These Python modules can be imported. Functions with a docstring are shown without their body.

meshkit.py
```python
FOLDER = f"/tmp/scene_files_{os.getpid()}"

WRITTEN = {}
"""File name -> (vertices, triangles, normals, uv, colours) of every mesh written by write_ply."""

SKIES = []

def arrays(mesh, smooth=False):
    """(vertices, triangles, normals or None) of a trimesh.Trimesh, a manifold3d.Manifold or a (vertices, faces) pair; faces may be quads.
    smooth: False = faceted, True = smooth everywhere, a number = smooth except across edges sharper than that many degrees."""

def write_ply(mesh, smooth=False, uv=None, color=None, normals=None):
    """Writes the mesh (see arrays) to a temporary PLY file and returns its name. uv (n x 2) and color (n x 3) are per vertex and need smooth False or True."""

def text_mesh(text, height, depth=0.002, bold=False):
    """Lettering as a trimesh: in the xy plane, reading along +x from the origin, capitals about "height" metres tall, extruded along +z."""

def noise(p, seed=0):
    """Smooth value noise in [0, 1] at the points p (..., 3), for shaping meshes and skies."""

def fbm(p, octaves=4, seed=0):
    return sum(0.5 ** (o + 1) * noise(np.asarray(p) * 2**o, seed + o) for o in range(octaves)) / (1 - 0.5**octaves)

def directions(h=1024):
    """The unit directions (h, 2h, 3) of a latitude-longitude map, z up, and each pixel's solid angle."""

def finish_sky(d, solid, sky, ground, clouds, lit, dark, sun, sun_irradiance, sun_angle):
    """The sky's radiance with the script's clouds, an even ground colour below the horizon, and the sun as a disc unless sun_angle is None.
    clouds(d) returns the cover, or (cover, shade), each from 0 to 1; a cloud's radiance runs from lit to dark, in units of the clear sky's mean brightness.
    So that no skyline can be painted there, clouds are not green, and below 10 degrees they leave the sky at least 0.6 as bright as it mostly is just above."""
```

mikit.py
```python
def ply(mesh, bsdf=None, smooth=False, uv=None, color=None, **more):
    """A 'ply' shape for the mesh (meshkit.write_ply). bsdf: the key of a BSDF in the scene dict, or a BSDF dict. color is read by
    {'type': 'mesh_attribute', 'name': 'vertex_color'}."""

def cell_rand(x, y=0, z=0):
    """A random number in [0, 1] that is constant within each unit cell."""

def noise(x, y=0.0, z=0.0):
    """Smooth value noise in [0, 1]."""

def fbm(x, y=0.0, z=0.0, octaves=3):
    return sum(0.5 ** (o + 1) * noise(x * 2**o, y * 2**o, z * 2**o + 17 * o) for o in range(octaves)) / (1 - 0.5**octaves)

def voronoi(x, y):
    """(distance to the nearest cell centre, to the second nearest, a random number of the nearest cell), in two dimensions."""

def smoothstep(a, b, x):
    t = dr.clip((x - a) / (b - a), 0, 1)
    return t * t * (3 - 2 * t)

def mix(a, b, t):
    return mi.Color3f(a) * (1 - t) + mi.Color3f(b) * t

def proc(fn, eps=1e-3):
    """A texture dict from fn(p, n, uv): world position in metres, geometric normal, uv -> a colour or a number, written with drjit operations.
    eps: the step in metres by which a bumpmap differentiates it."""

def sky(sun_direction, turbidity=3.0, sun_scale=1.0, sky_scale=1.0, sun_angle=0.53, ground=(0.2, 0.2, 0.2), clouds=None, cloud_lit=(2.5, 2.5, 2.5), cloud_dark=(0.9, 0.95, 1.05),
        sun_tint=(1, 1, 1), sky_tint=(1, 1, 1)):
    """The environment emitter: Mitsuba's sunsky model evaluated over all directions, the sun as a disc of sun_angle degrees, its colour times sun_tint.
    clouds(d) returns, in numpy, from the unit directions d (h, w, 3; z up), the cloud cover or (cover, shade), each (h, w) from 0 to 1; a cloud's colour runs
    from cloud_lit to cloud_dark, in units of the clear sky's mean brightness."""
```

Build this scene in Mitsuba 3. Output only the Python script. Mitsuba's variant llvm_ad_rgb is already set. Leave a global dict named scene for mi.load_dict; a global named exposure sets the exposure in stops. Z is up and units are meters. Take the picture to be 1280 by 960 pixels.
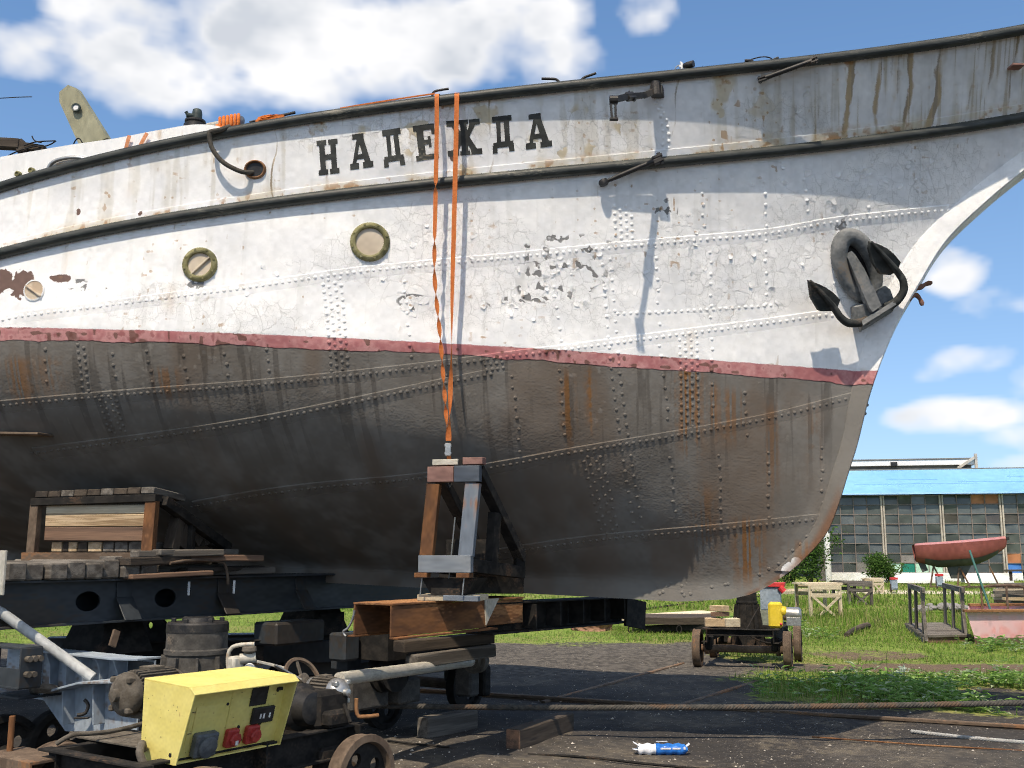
import math, random, numpy as np, trimesh, mitsuba as mi, drjit as dr, mikit, meshkit
from scipy.interpolate import PchipInterpolator
from scipy.spatial import ConvexHull
from shapely.geometry import Polygon, box as sbox
from shapely.ops import unary_union
from mikit import noise, fbm, voronoi, smoothstep, mix
rnd = random.Random(7); rng = np.random.default_rng(7)
T = mi.ScalarTransform4f
# ------------------------------------------------------------------ camera, sky, exposure
F, HOR, CZ = 1300.0, 690.0, 1.65          # lens in pixels of the 1280 px wide photograph, its horizon row, eye height
PITCH = math.atan((HOR - 480) / F)
RT = np.array([1, 0, 0.]); FW = np.array([0, math.cos(PITCH), math.sin(PITCH)]); UPV = np.array([0, -math.sin(PITCH), math.cos(PITCH)])
CAM = np.array([0, 0, CZ])
exposure = 1.62
SUN = (-0.19, -0.66, 1.0)


def ray(u, v):
    u = np.asarray(u, float)[..., None]; v = np.asarray(v, float)[..., None]
    d = (u - 640) / F * RT - (v - 480) / F * UPV + FW
    return d / np.linalg.norm(d, axis=-1, keepdims=True)


def at(u, v, Y):
    d = ray(u, v); return CAM + d * (np.asarray(Y, float) / d[..., 1])[..., None]


def gp(u, v, z=0.0):
    d = ray(u, v); return CAM + d * ((z - CZ) / d[..., 2])[..., None]


BLOBS = [(285, 20, 175, 72, 1.15), (520, 40, 200, 62, 1.0), (640, 55, 110, 50, .8), (215, 82, 120, 46, .8), (52, 58, 52, 24, .42), (330, 75, 110, 42, .7), (790, 24, 36, 18, .4),
         (1188, 346, 30, 24, .66), (1245, 384, 50, 18, .5), (1205, 449, 60, 17, .66), (1222, 522, 62, 19, .82), (1272, 548, 46, 18, .75), (1265, 577, 46, 12, .7), (1350, 470, 60, 40, .7)]


def clouds(d):
    az = np.degrees(np.arctan2(d[..., 0], d[..., 1])); el = np.degrees(np.arcsin(np.clip(d[..., 2], -1, 1)))
    q = d / np.maximum(d[..., 2:3], .12)
    n = meshkit.fbm(np.stack([az * .16, el * .26, 0 * az], -1), 5, 3)
    n2 = meshkit.fbm(np.stack([q[..., 0] * 1.1, q[..., 1] * 1.1, 0 * az + 3], -1), 5, 11)
    f = np.full(az.shape, -9.0)
    for u, v, ru, rv, w in BLOBS:
        b = ray(u, v); a0 = math.degrees(math.atan2(b[0], b[1])); e0 = math.degrees(math.asin(b[2]))
        rr = ((az - a0) / (ru / 22.7)) ** 2 + ((el - e0) / (rv / 22.7)) ** 2
        f = np.maximum(f, w * (1 - .62 * rr))
    inside = (abs(az) < 30) & (el < 36) & (el > -5)
    wide = np.clip((n2 - .5) * 3.2 - .1, -1, 1)
    edge = np.clip((np.maximum(abs(az) - 26, 0) + np.maximum(el - 30, 0)) / 10, 0, 1)
    base = np.maximum(f, -.9 + edge * (wide + .9))
    c = base + (n - .5) * 2.5
    fine = meshkit.fbm(np.stack([az * .55, el * .9, 0 * az + 4], -1), 5, 21)
    c = c + (fine - .5) * .55
    cover = np.clip((c - .02) / .62, 0, 1) ** 1.1
    sh = np.clip((meshkit.fbm(np.stack([az * .12, el * .25, 0 * az + 9], -1), 5, 5) - .36) * 3.0 + (fine - .5) * .8, 0, 1) * np.clip(c * 1.5 - .35, 0, 1)
    return cover * .95, sh


scene = {
    'camera': {'type': 'perspective', 'fov': math.degrees(2 * math.atan(640 / F)), 'fov_axis': 'x', 'near_clip': 0.1, 'far_clip': 3000.0,
               'to_world': T().look_at(origin=CAM.tolist(), target=(CAM + FW).tolist(), up=[0, 0, 1])},
    'sky': mikit.sky(SUN, turbidity=3, clouds=clouds, cloud_lit=(2.55, 2.52, 2.5), cloud_dark=(1.6, 1.68, 1.8), sky_tint=(1.50, 1.56, 1.58), sun_tint=(.97, 1, 1.05), ground=(.12, .12, .1)),
}
labels = {}
# ------------------------------------------------------------------ materials
# one table of looks: a mesh carries its row in uv.x; colours A/B mottled, C in spots, grain along a direction
ROWS = []; LOOK = {}
PAL = {  # A, B, C (spots), spot threshold (1 = none), noise scale, stretch, bump height in m, bsdf
    'rail_paint': ((.026, .031, .029), (.046, .051, .047), (.16, .15, .12), .72, 30, 4, .001, 'semi'),
    'rust': ((.185, .085, .036), (.105, .052, .028), (.25, .13, .06), .62, 14, 3, .0012, 'rough'),
    'rust_brown': ((.100, .072, .052), (.155, .115, .083), (.19, .095, .045), .66, 14, 2, .001, 'rough'),
    'rust_pink': ((.27, .16, .135), (.20, .115, .10), (.16, .07, .03), .66, 9, 2, .0006, 'rough'),
    'mill_steel': ((.13, .155, .19), (.20, .22, .24), (.20, .085, .03), .66, 9, 4, .0004, 'semi'),
    'mill_steel_dark': ((.055, .068, .09), (.085, .10, .12), (.16, .10, .06), .7, 9, 4, .0004, 'semi'),
    'dark_steel': ((.013, .0125, .012), (.028, .025, .022), (.06, .038, .025), .68, 16, 1, .001, 'rough'),
    'oily_steel': ((.014, .014, .015), (.03, .028, .026), (.06, .05, .04), .7, 20, 1, .0006, 'semi'),
    'dusty_steel': ((.085, .073, .058), (.13, .115, .095), (.03, .028, .025), .66, 22, 1, .0008, 'rough'),
    'cast_grey': ((.055, .052, .048), (.085, .08, .072), (.15, .12, .09), .72, 18, 1, .001, 'rough'),
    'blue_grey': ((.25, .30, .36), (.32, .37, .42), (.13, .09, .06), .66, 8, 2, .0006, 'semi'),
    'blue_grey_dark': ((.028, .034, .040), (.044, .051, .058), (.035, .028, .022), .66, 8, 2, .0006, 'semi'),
    'pale_pipe': ((.42, .40, .34), (.50, .47, .40), (.24, .17, .11), .66, 16, 2, .0005, 'semi'),
    'yellow': ((.66, .57, .17), (.70, .61, .20), (.30, .19, .06), .80, 13, 1, .0008, 'semi'),
    'yellow_far': ((.70, .52, .03), (.75, .56, .05), (.35, .22, .05), .76, 10, 1, 0, 'semi'),
    'socket_red': ((.34, .035, .03), (.42, .05, .04), (.2, .05, .04), .8, 20, 1, 0, 'semi'),
    'socket_grey': ((.07, .08, .09), (.11, .12, .125), (.05, .05, .05), .8, 20, 1, 0, 'semi'),
    'black_panel': ((.012, .012, .014), (.025, .025, .026), (.05, .05, .05), .8, 20, 1, 0, 'semi'),
    'white_mark': ((.6, .6, .58), (.7, .7, .68), (.4, .4, .4), .8, 20, 1, 0, 'semi'),
    'wood_grey': ((.17, .155, .135), (.095, .085, .074), (.055, .048, .04), .62, 26, 14, .003, 'rough'),
    'wood_dark': ((.050, .040, .032), (.085, .068, .052), (.025, .022, .02), .6, 22, 12, .003, 'rough'),
    'wood_fresh': ((.52, .40, .26), (.42, .31, .19), (.17, .11, .06), .68, 24, 16, .0015, 'rough'),
    'wood_red': ((.20, .125, .085), (.14, .09, .065), (.07, .05, .04), .66, 24, 14, .002, 'rough'),
    'wood_pale': ((.56, .49, .36), (.45, .38, .27), (.2, .15, .1), .7, 20, 12, .0015, 'rough'),
    'wood_end': ((.30, .165, .10), (.20, .12, .08), (.09, .06, .045), .6, 30, 1, .002, 'rough'),
    'strap': ((.52, .15, .04), (.60, .19, .06), (.35, .12, .05), .74, 60, 1, .0004, 'rough'),
    'strap_faded': ((.62, .25, .12), (.70, .32, .17), (.4, .2, .1), .74, 60, 1, .0004, 'rough'),
    'tarp': ((.66, .17, .03), (.72, .22, .06), (.4, .1, .03), .74, 12, 1, .002, 'rough'),
    'galv': ((.42, .42, .41), (.52, .52, .5), (.25, .2, .15), .72, 30, 1, .0003, 'metal'),
    'brass': ((.20, .185, .085), (.30, .28, .155), (.08, .08, .04), .6, 40, 1, .0018, 'rough'),
    'beige': ((.50, .42, .32), (.58, .50, .39), (.4, .3, .2), .72, 6, 1, .0003, 'semi'),
    'anchor': ((.028, .031, .030), (.056, .060, .058), (.10, .075, .055), .64, 14, 1, .0030, 'rough'),
    'anchor_ring': ((.12, .13, .135), (.21, .215, .215), (.17, .14, .11), .66, 12, 1, .0025, 'rough'),
    'white_paint': ((.74, .75, .75), (.80, .80, .79), (.45, .36, .26), .76, 6, 3, .0006, 'semi'),
    'letter': ((.040, .043, .042), (.066, .07, .066), (.34, .29, .20), .79, 12, 1, .0006, 'rough'),
    'plate_green': ((.26, .25, .16), (.33, .32, .21), (.12, .10, .06), .68, 6, 3, .0005, 'semi'),
    'winch': ((.030, .045, .043), (.06, .08, .075), (.12, .11, .08), .68, 18, 1, .0006, 'semi'),
    'rope': ((.06, .056, .048), (.10, .09, .075), (.03, .028, .025), .62, 60, 1, .001, 'rough'),
    'wire': ((.060, .058, .053), (.10, .092, .08), (.11, .07, .045), .62, 30, 1, .0005, 'rough'),
    'wire_bright': ((.32, .32, .31), (.42, .42, .41), (.2, .15, .1), .7, 50, 1, .0003, 'rough'),
    'roof_blue': ((.19, .41, .66), (.21, .44, .69), (.16, .37, .62), .72, .6, 1, 0, 'semi'),
    'wall_white': ((.78, .79, .80), (.82, .82, .82), (.6, .6, .57), .76, .8, 1, 0, 'rough'),
    'wall_grey': ((.17, .17, .16), (.22, .22, .20), (.12, .11, .1), .7, .8, 1, 0, 'rough'),
    'column_pale': ((.50, .46, .40), (.42, .38, .33), (.3, .25, .2), .7, 1.2, 1, 0, 'rough'),
    'mullion': ((.19, .16, .145), (.25, .21, .19), (.3, .2, .15), .7, 1.2, 1, 0, 'rough'),
    'pane_dark': ((.052, .063, .064), (.088, .104, .104), (.11, .125, .12), .66, .55, 1, 0, 'glassy'),
    'pane_mid': ((.085, .10, .10), (.12, .135, .135), (.06, .065, .06), .66, .55, 1, 0, 'glassy'),
    'pane_dirty': ((.075, .066, .06), (.12, .13, .125), (.20, .10, .07), .70, .7, 1, 0, 'glassy'),
    'panel_orange': ((.46, .20, .10), (.52, .24, .12), (.4, .2, .1), .76, .6, 1, 0, 'rough'),
    'panel_grey': ((.23, .22, .21), (.28, .27, .26), (.2, .2, .2), .76, .6, 1, 0, 'rough'),
    'panel_mint': ((.45, .68, .55), (.5, .72, .6), (.4, .6, .5), .76, .6, 1, 0, 'rough'),
    'panel_green': ((.02, .20, .15), (.03, .25, .19), (.02, .2, .1), .76, .6, 1, 0, 'rough'),
    'panel_blue': ((.06, .19, .52), (.08, .22, .58), (.06, .2, .5), .76, .6, 1, 0, 'rough'),
    'boat_red': ((.19, .055, .045), (.23, .07, .058), (.15, .05, .045), .7, 1.5, 2, 0, 'semi'),
    'boat_red_pale': ((.40, .17, .155), (.44, .20, .18), (.3, .1, .1), .7, 1.5, 2, 0, 'semi'),
    'boat_dark': ((.05, .055, .05), (.08, .085, .075), (.1, .06, .05), .7, 1.5, 2, 0, 'semi'),
    'boat_pink': ((.62, .40, .42), (.68, .47, .48), (.52, .24, .23), .74, 3, 2, .0005, 'rough'),
    'pole_green': ((.03, .12, .11), (.05, .16, .14), (.1, .1, .1), .7, 5, 1, 0, 'semi'),
    'red_lid': ((.50, .03, .035), (.56, .05, .05), (.3, .03, .03), .76, 5, 1, 0, 'semi'),
    'box_grey': ((.24, .30, .36), (.30, .36, .42), (.2, .2, .2), .74, 6, 1, 0, 'semi'),
    'box_green': ((.20, .23, .19), (.26, .28, .23), (.2, .2, .15), .74, 6, 1, 0, 'rough'),
    'heap': ((.26, .13, .09), (.33, .2, .13), (.15, .1, .07), .66, 6, 1, .004, 'rough'),
    'film_white': ((.74, .75, .78), (.78, .79, .82), (.6, .6, .65), .8, 20, 1, 0, 'gloss'),
    'film_blue': ((.02, .14, .50), (.03, .18, .58), (.02, .1, .4), .8, 20, 1, 0, 'gloss'),
    'bark': ((.09, .07, .05), (.14, .11, .08), (.05, .04, .03), .6, 12, 4, .003, 'rough'),
    'strut_grey': ((.40, .42, .42), (.48, .49, .48), (.20, .15, .10), .68, 10, 3, .0004, 'semi'),
    'sand': ((.46, .38, .27), (.38, .31, .22), (.3, .24, .16), .66, 1.2, 1, 0, 'rough'),
    'puddle': ((.05, .045, .04), (.06, .055, .05), (.08, .07, .06), .7, 2, 1, 0, 'gloss'),
}


AMP = {'yellow': .3, 'yellow_far': .3, 'white_paint': .4, 'strap': .5, 'roof_blue': .4, 'wall_white': .3, 'beige': .4, 'film_white': .3, 'film_blue': .5, 'pane_dark': .8}


def look(name, d=(0, 0, 1)):
    d = np.asarray(d, float); d = d / (np.linalg.norm(d) + 1e-12); k = (name, tuple(np.round(d, 1)))
    if k not in LOOK:
        A, B, Cc, thr, sc, st, bump, bs = PAL[name]
        LOOK[k] = len(ROWS); ROWS.append([*A, *B, *Cc, thr, sc, 1 - 1 / st, bump, *d, AMP.get(name, 1.0)])
    return LOOK[k], PAL[name][7]


NROW = 17; TABLE = []


def _row(uv):
    i = mi.UInt32(dr.maximum(uv.x, 0)) * NROW
    return lambda k: dr.gather(mi.Float, TABLE[0], i + k)


def _warp(p, g):
    dx, dy, dz = g(13), g(14), g(15); s = g(10); along = (p.x * dx + p.y * dy + p.z * dz) * g(11)
    return (p.x - dx * along) * s, (p.y - dy * along) * s, (p.z - dz * along) * s


def tone(p, n, uv):
    g = _row(uv); x, y, z = _warp(p, g)
    a = fbm(x, y, z, 3); b = fbm(x * .21 + 7, y * .21, z * .21 + 3, 3); c = noise(x * 5.3, y * 5.3, z * 5.3)
    col = mix(mi.Color3f(g(0), g(1), g(2)), mi.Color3f(g(3), g(4), g(5)), smoothstep(.3, .7, a))
    col = mix(col, mi.Color3f(g(6), g(7), g(8)), .85 * smoothstep(g(9) - .05, g(9) + .06, b * .68 + c * .16 + a * .16 + .05))
    return col * (1 + g(16) * ((.8 + .4 * c) * (.78 + .44 * b) - 1))


def relief(p, n, uv):
    g = _row(uv); x, y, z = _warp(p, g)
    return (fbm(x * 2.1, y * 2.1, z * 2.1, 3) + .6 * fbm(x * .5, y * .5, z * .5, 2)) * g(12)


TONE = mikit.proc(tone); REL = mikit.proc(relief)


def principled(rough, spec=.4, metal=0.0, bump=True):
    b = {'type': 'principled', 'base_color': TONE, 'roughness': rough, 'specular': spec, 'metallic': metal}
    return {'type': 'twosided', 'nested': {'type': 'bumpmap', 'arbitrary': REL, 'scale': 1.0, 'nested': b} if bump else b}


scene['m_rough'] = principled(.86, .25); scene['m_semi'] = principled(.5, .4); scene['m_gloss'] = principled(.22, .5, 0, False)
scene['m_metal'] = principled(.42, .5, .8); scene['m_glassy'] = principled(.16, .5, 0, False)

# ------------------------------------------------------------------ mesh tools
def unit(v): v = np.asarray(v, float); return v / np.linalg.norm(v)


def frame(o, x, z=(0, 0, 1)):
    """4x4: x along x, z as near z as can be, right-handed"""
    x = unit(x); c = np.cross(z, x); c = c if np.linalg.norm(c) > 1e-4 else np.cross((.13, 1, 0) if abs(x[1]) < .9 else (1, .1, 0), x); y = unit(c); zz = np.cross(x, y); m = np.eye(4); m[:3, 0], m[:3, 1], m[:3, 2], m[:3, 3] = x, y, zz, o; return m


def tf(m, p): return np.asarray(p, float) @ m[:3, :3].T + m[:3, 3]


class MB:
    def __init__(self): self.v, self.f, self.n = [], [], 0

    def put(self, v, f):
        self.v.append(np.asarray(v, float)); self.f.append(np.asarray(f, int) + self.n); self.n += len(v); return self

    def tm(self, m): return self.put(m.vertices, m.faces)

    def box(self, m, size, at=(0, 0, 0), bev=.004):
        s = np.asarray(size, float) / 2; b = min(bev, s.min() * .4); pts = []
        for sx in (-1, 1):
            for sy in (-1, 1):
                for sz in (-1, 1):
                    sg = np.array([sx, sy, sz])
                    for k in range(3):
                        q = s - b; q[k] = s[k]; pts.append(sg * q)
        pts = np.array(pts); h = ConvexHull(pts); f = h.simplices.copy()
        fl = (np.cross(pts[f[:, 1]] - pts[f[:, 0]], pts[f[:, 2]] - pts[f[:, 0]]) * pts[f].mean(1)).sum(1) < 0
        f[fl] = f[fl][:, ::-1]
        return self.put(tf(m, pts + np.asarray(at, float)), f)

    def bar(self, p0, p1, w, h=None, up=(0, 0, 1), bev=.003):
        """a bar of section w (sideways) x h (along up) from p0 to p1"""
        p0, p1 = np.asarray(p0, float), np.asarray(p1, float); m = frame((p0 + p1) / 2, p1 - p0, up)
        return self.box(m, (np.linalg.norm(p1 - p0), w, h or w), bev=bev)

    def tube(self, pts, r, n=10, cap=True):
        p = np.asarray(pts, float); t = np.gradient(p, axis=0); t /= np.linalg.norm(t, axis=1, keepdims=True) + 1e-12
        a = np.zeros_like(p); ref = np.array([0, 0, 1.]) if abs(t[0][2]) < .9 else np.array([1., 0, 0])
        a[0] = unit(np.cross(t[0], ref))
        for i in range(1, len(p)):
            q = a[i - 1] - t[i] * (a[i - 1] @ t[i]); a[i] = unit(q)
        b = np.cross(t, a); r = np.broadcast_to(r, (len(p),)); ang = np.arange(n) * 2 * np.pi / n
        v = p[:, None] + r[:, None, None] * (np.cos(ang)[None, :, None] * a[:, None] + np.sin(ang)[None, :, None] * b[:, None])
        i, j = np.meshgrid(np.arange(len(p) - 1), np.arange(n), indexing='ij')
        q = np.stack([i * n + j, i * n + (j + 1) % n, (i + 1) * n + (j + 1) % n, (i + 1) * n + j], -1).reshape(-1, 4)
        f = np.vstack([q[:, [0, 1, 2]], q[:, [0, 2, 3]]]); V = v.reshape(-1, 3)
        if cap:
            for c, s, rev in ((p[0], 0, True), (p[-1], (len(p) - 1) * n, False)):
                k = len(V); V = np.vstack([V, [c]]); j = np.arange(n); g = np.stack([s + j, s + (j + 1) % n, j * 0 + k], 1)
                f = np.vstack([f, g[:, ::-1] if rev else g])
        return self.put(V, f)

    def cyl(self, p0, p1, r, n=16, r1=None): return self.tube([p0, p1], [r, r if r1 is None else r1], n)

    def lathe(self, m, prof, n=28, sx=1.0, sy=1.0):
        """profile of (radius, z) turned about the z of frame m"""
        prof = np.array(prof, float); prof[:, 0] = np.maximum(prof[:, 0], 2e-4); ang = np.arange(n) * 2 * np.pi / n
        v = np.stack([prof[:, None, 0] * np.cos(ang) * sx, prof[:, None, 0] * np.sin(ang) * sy, np.repeat(prof[:, 1:2], n, 1)], -1).reshape(-1, 3)
        i, j = np.meshgrid(np.arange(len(prof) - 1), np.arange(n), indexing='ij')
        q = np.stack([i * n + j, i * n + (j + 1) % n, (i + 1) * n + (j + 1) % n, (i + 1) * n + j], -1).reshape(-1, 4)
        return self.put(tf(m, v), np.vstack([q[:, [0, 1, 2]], q[:, [0, 2, 3]]]))

    def prism(self, m, poly, depth, centre=True):
        """2-D polygon (x, y of frame m) extruded along its z"""
        g = poly if hasattr(poly, 'geom_type') else Polygon(poly)
        for one in getattr(g, 'geoms', [g]):
            e = trimesh.creation.extrude_polygon(one, depth, engine='earcut'); self.put(tf(m, e.vertices - [0, 0, depth / 2 if centre else 0]), e.faces)
        return self

    def grid(self, P, closed=False):
        a, b = P.shape[:2]; i, j = np.meshgrid(np.arange(a - 1), np.arange(b if closed else b - 1), indexing='ij'); j2 = (j + 1) % b
        q = np.stack([i * b + j, i * b + j2, (i + 1) * b + j2, (i + 1) * b + j], -1).reshape(-1, 4)
        return self.put(P.reshape(-1, 3), np.vstack([q[:, [0, 1, 2]], q[:, [0, 2, 3]]]))

    def mesh(self): return np.vstack(self.v), np.vstack(self.f)


def thing(name, label=None, cat=None, group=None, kind=None):
    key, k = name, 0
    while key in labels or key in scene:
        k += 1; key = f'{name}_{k:03d}'
    e = {}
    if label: e['label'] = label
    if cat: e['category'] = cat
    if group: e['group'] = group
    if kind: e['kind'] = kind
    labels[key] = e
    return key


def shape(key, mb, mat, smooth=35, d=(0, 0, 1)):
    v, f = mb.mesh() if isinstance(mb, MB) else mb
    if mat.startswith('#'):
        scene[key] = mikit.ply((v, f), mat[1:], smooth); return key
    i, bs = look(mat, d)
    if smooth not in (True, False):
        m = trimesh.graph.smooth_shade(trimesh.Trimesh(v, f, process=False), angle=math.radians(smooth), facet_minarea=None); v, f = np.array(m.vertices), np.array(m.faces); smooth = True
    scene[key] = mikit.ply((v, f), 'm_' + bs, smooth, uv=np.tile([i + .5, 0.], (len(v), 1)))
    return key


def part(parent, name, mb, mat, smooth=35, d=(0, 0, 1), label=None, kind=None):
    base = f'{parent}__{name}'; key, k = base, 0
    while key in scene or key in labels:
        k += 1; key = f'{base}_{k:03d}'
    shape(key, mb, mat, smooth, d)
    if label or kind: labels[key] = {x: y for x, y in (('label', label), ('kind', kind)) if y}
    return key


def one(name, mb, mat, label, cat, group=None, smooth=35, d=(0, 0, 1), kind=None):
    k = thing(name, label, cat, group, kind); shape(k, mb, mat, smooth, d); return k


def spline(pts, n=40):
    p = np.asarray(pts, float); s = np.r_[0, np.cumsum(np.linalg.norm(np.diff(p, axis=0), axis=1))]
    t = np.linspace(0, s[-1], n); return np.stack([PchipInterpolator(s, p[:, k])(t) for k in range(p.shape[1])], 1)
# ------------------------------------------------------------------ the ship's own frame and lines
PHI = math.radians(16); TH = math.atan(.04)
AX = np.array([math.cos(PHI), -math.sin(PHI), 0]); EY = -np.array([math.sin(PHI), math.cos(PHI), 0])
EX = AX * math.cos(TH) - np.array([0, 0, math.sin(TH)]); EZ = AX * math.sin(TH) + np.array([0, 0, math.cos(TH)])
P0 = at(800, 749, 9.35)
def toship(P): q = np.asarray(P) - P0; return np.stack([q @ EX, q @ EY, q @ EZ], -1)
def world(x, y, z): return P0 + np.asarray(x, float)[..., None] * EX + np.asarray(y, float)[..., None] * EY + np.asarray(z, float)[..., None] * EZ


PZ = np.array([-.02, 0, .015, .08, .24, .45, .66, .87, 1.15, 1.36, 1.77, 2.08, 2.43, 2.74, 3.09, 3.44, 3.71, 4.05, 4.5, 5.2])
PX = np.array([.1, .35, .6, .92, 1.2, 1.43, 1.59, 1.67, 1.755, 1.82, 1.92, 2.02, 2.16, 2.33, 2.54, 2.88, 3.2, 3.7, 4.5, 6.2])
xst = PchipInterpolator(PZ, PX, extrapolate=True)
B0, ZW, KB = 2.6, 2.0, .16


def hb(x, z):
    """half-breadth of the hull at x along the keel and height z above it"""
    zz = np.clip(z, -.02, 5.2); zeta = np.clip((zz - KB) / (ZW - KB), 0, 1)
    Bm = B0 * (1 - (1 - zeta) ** 2.75); L = 7.5 + 1.5 * (1 - zeta) + .75 * np.maximum(zz - ZW, 0)
    g = 1 - (1 - np.clip((xst(zz) - x) / L, 0, 1)) ** 1.6
    aft = np.clip((-8.0 - np.asarray(x)) / 9, 0, 1); return .05 + Bm * g * (1 - .75 * aft ** 2 * (1.3 - .3 * zeta))


def hit(u, v, off=0.0):
    """where the sight line through (u, v) meets the hull"""
    d = ray(u, v); o = CAM - P0; ox, oy, oz = o @ EX, o @ EY, o @ EZ; dx, dy, dz = d @ EX, d @ EY, d @ EZ
    f = lambda t: (oy + dy * t) - hb(ox + dx * t, oz + dz * t) - off
    ts = np.linspace(4, 15, 260); ff = np.array([f(t + 0 * dx) for t in ts]); s = (ff[:-1] > 0) & (ff[1:] <= 0); k = s.argmax(0)
    lo, hi = ts[k], ts[k + 1]
    for _ in range(34):
        m = (lo + hi) / 2; g = f(m) > 0; lo = np.where(g, m, lo); hi = np.where(g, hi, m)
    return CAM + d * lo[..., None]


def hn(P):
    """outward normal of the hull at world points on its near side"""
    s = toship(P); e = .01; x, z = s[..., 0], s[..., 2]
    gx = -(hb(x + e, z) - hb(x - e, z)) / (2 * e); gz = -(hb(x, z + e) - hb(x, z - e)) / (2 * e)
    n = gx[..., None] * EX + EY + gz[..., None] * EZ; return n / np.linalg.norm(n, axis=-1, keepdims=True)


def px_line(pts, step=6):
    p = np.asarray(pts, float); s = np.r_[0, np.cumsum(np.hypot(*np.diff(p, axis=0).T))]; t = np.arange(0, s[-1] + step * .5, step)
    return np.stack([PchipInterpolator(s, p[:, 0])(t), PchipInterpolator(s, p[:, 1])(t)], 1)


GUN = [(0, 233.7), (100, 208.7), (200, 185), (320, 161), (420, 142.5), (540, 125), (640, 115), (740, 106), (840, 97.5), (960, 85), (1060, 69), (1160, 57.5), (1280, 38)]
KNU = [(0, 316), (100, 297.5), (200, 277.5), (320, 260.5), (420, 242.5), (520, 231), (640, 219), (740, 211), (840, 204), (960, 195), (1060, 181), (1160, 166), (1280, 147)]
PKB = [(0, 426), (160, 427.5), (320, 432), (480, 439), (545, 444), (640, 449), (800, 459), (960, 474), (1085, 481)]
def fit(pts, deg):
    p = np.array(pts, float); s = toship(hit(p[:, 0], p[:, 1])); return np.polyfit(s[:, 0], s[:, 2], deg)
CG, CK, CPB = fit(GUN, 3), fit(KNU, 3), fit(PKB, 2)
CG2 = np.polyder(CG)


def sheer(c, x):
    x = np.asarray(x, float); xc = np.clip(x, -5.2, 3.4); return np.polyval(c, xc) + np.polyval(np.polyder(c), xc) * (x - xc)
zg = lambda x: sheer(CG, x)
zk = lambda x: sheer(CK, x)

# ------------------------------------------------------------------ hull paint: one material for shell, laps, rivets and flakes
def poly_dr(c, x):
    y = mi.Float(float(c[0]))
    for k in c[1:]: y = y * x + float(k)
    return y


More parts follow.
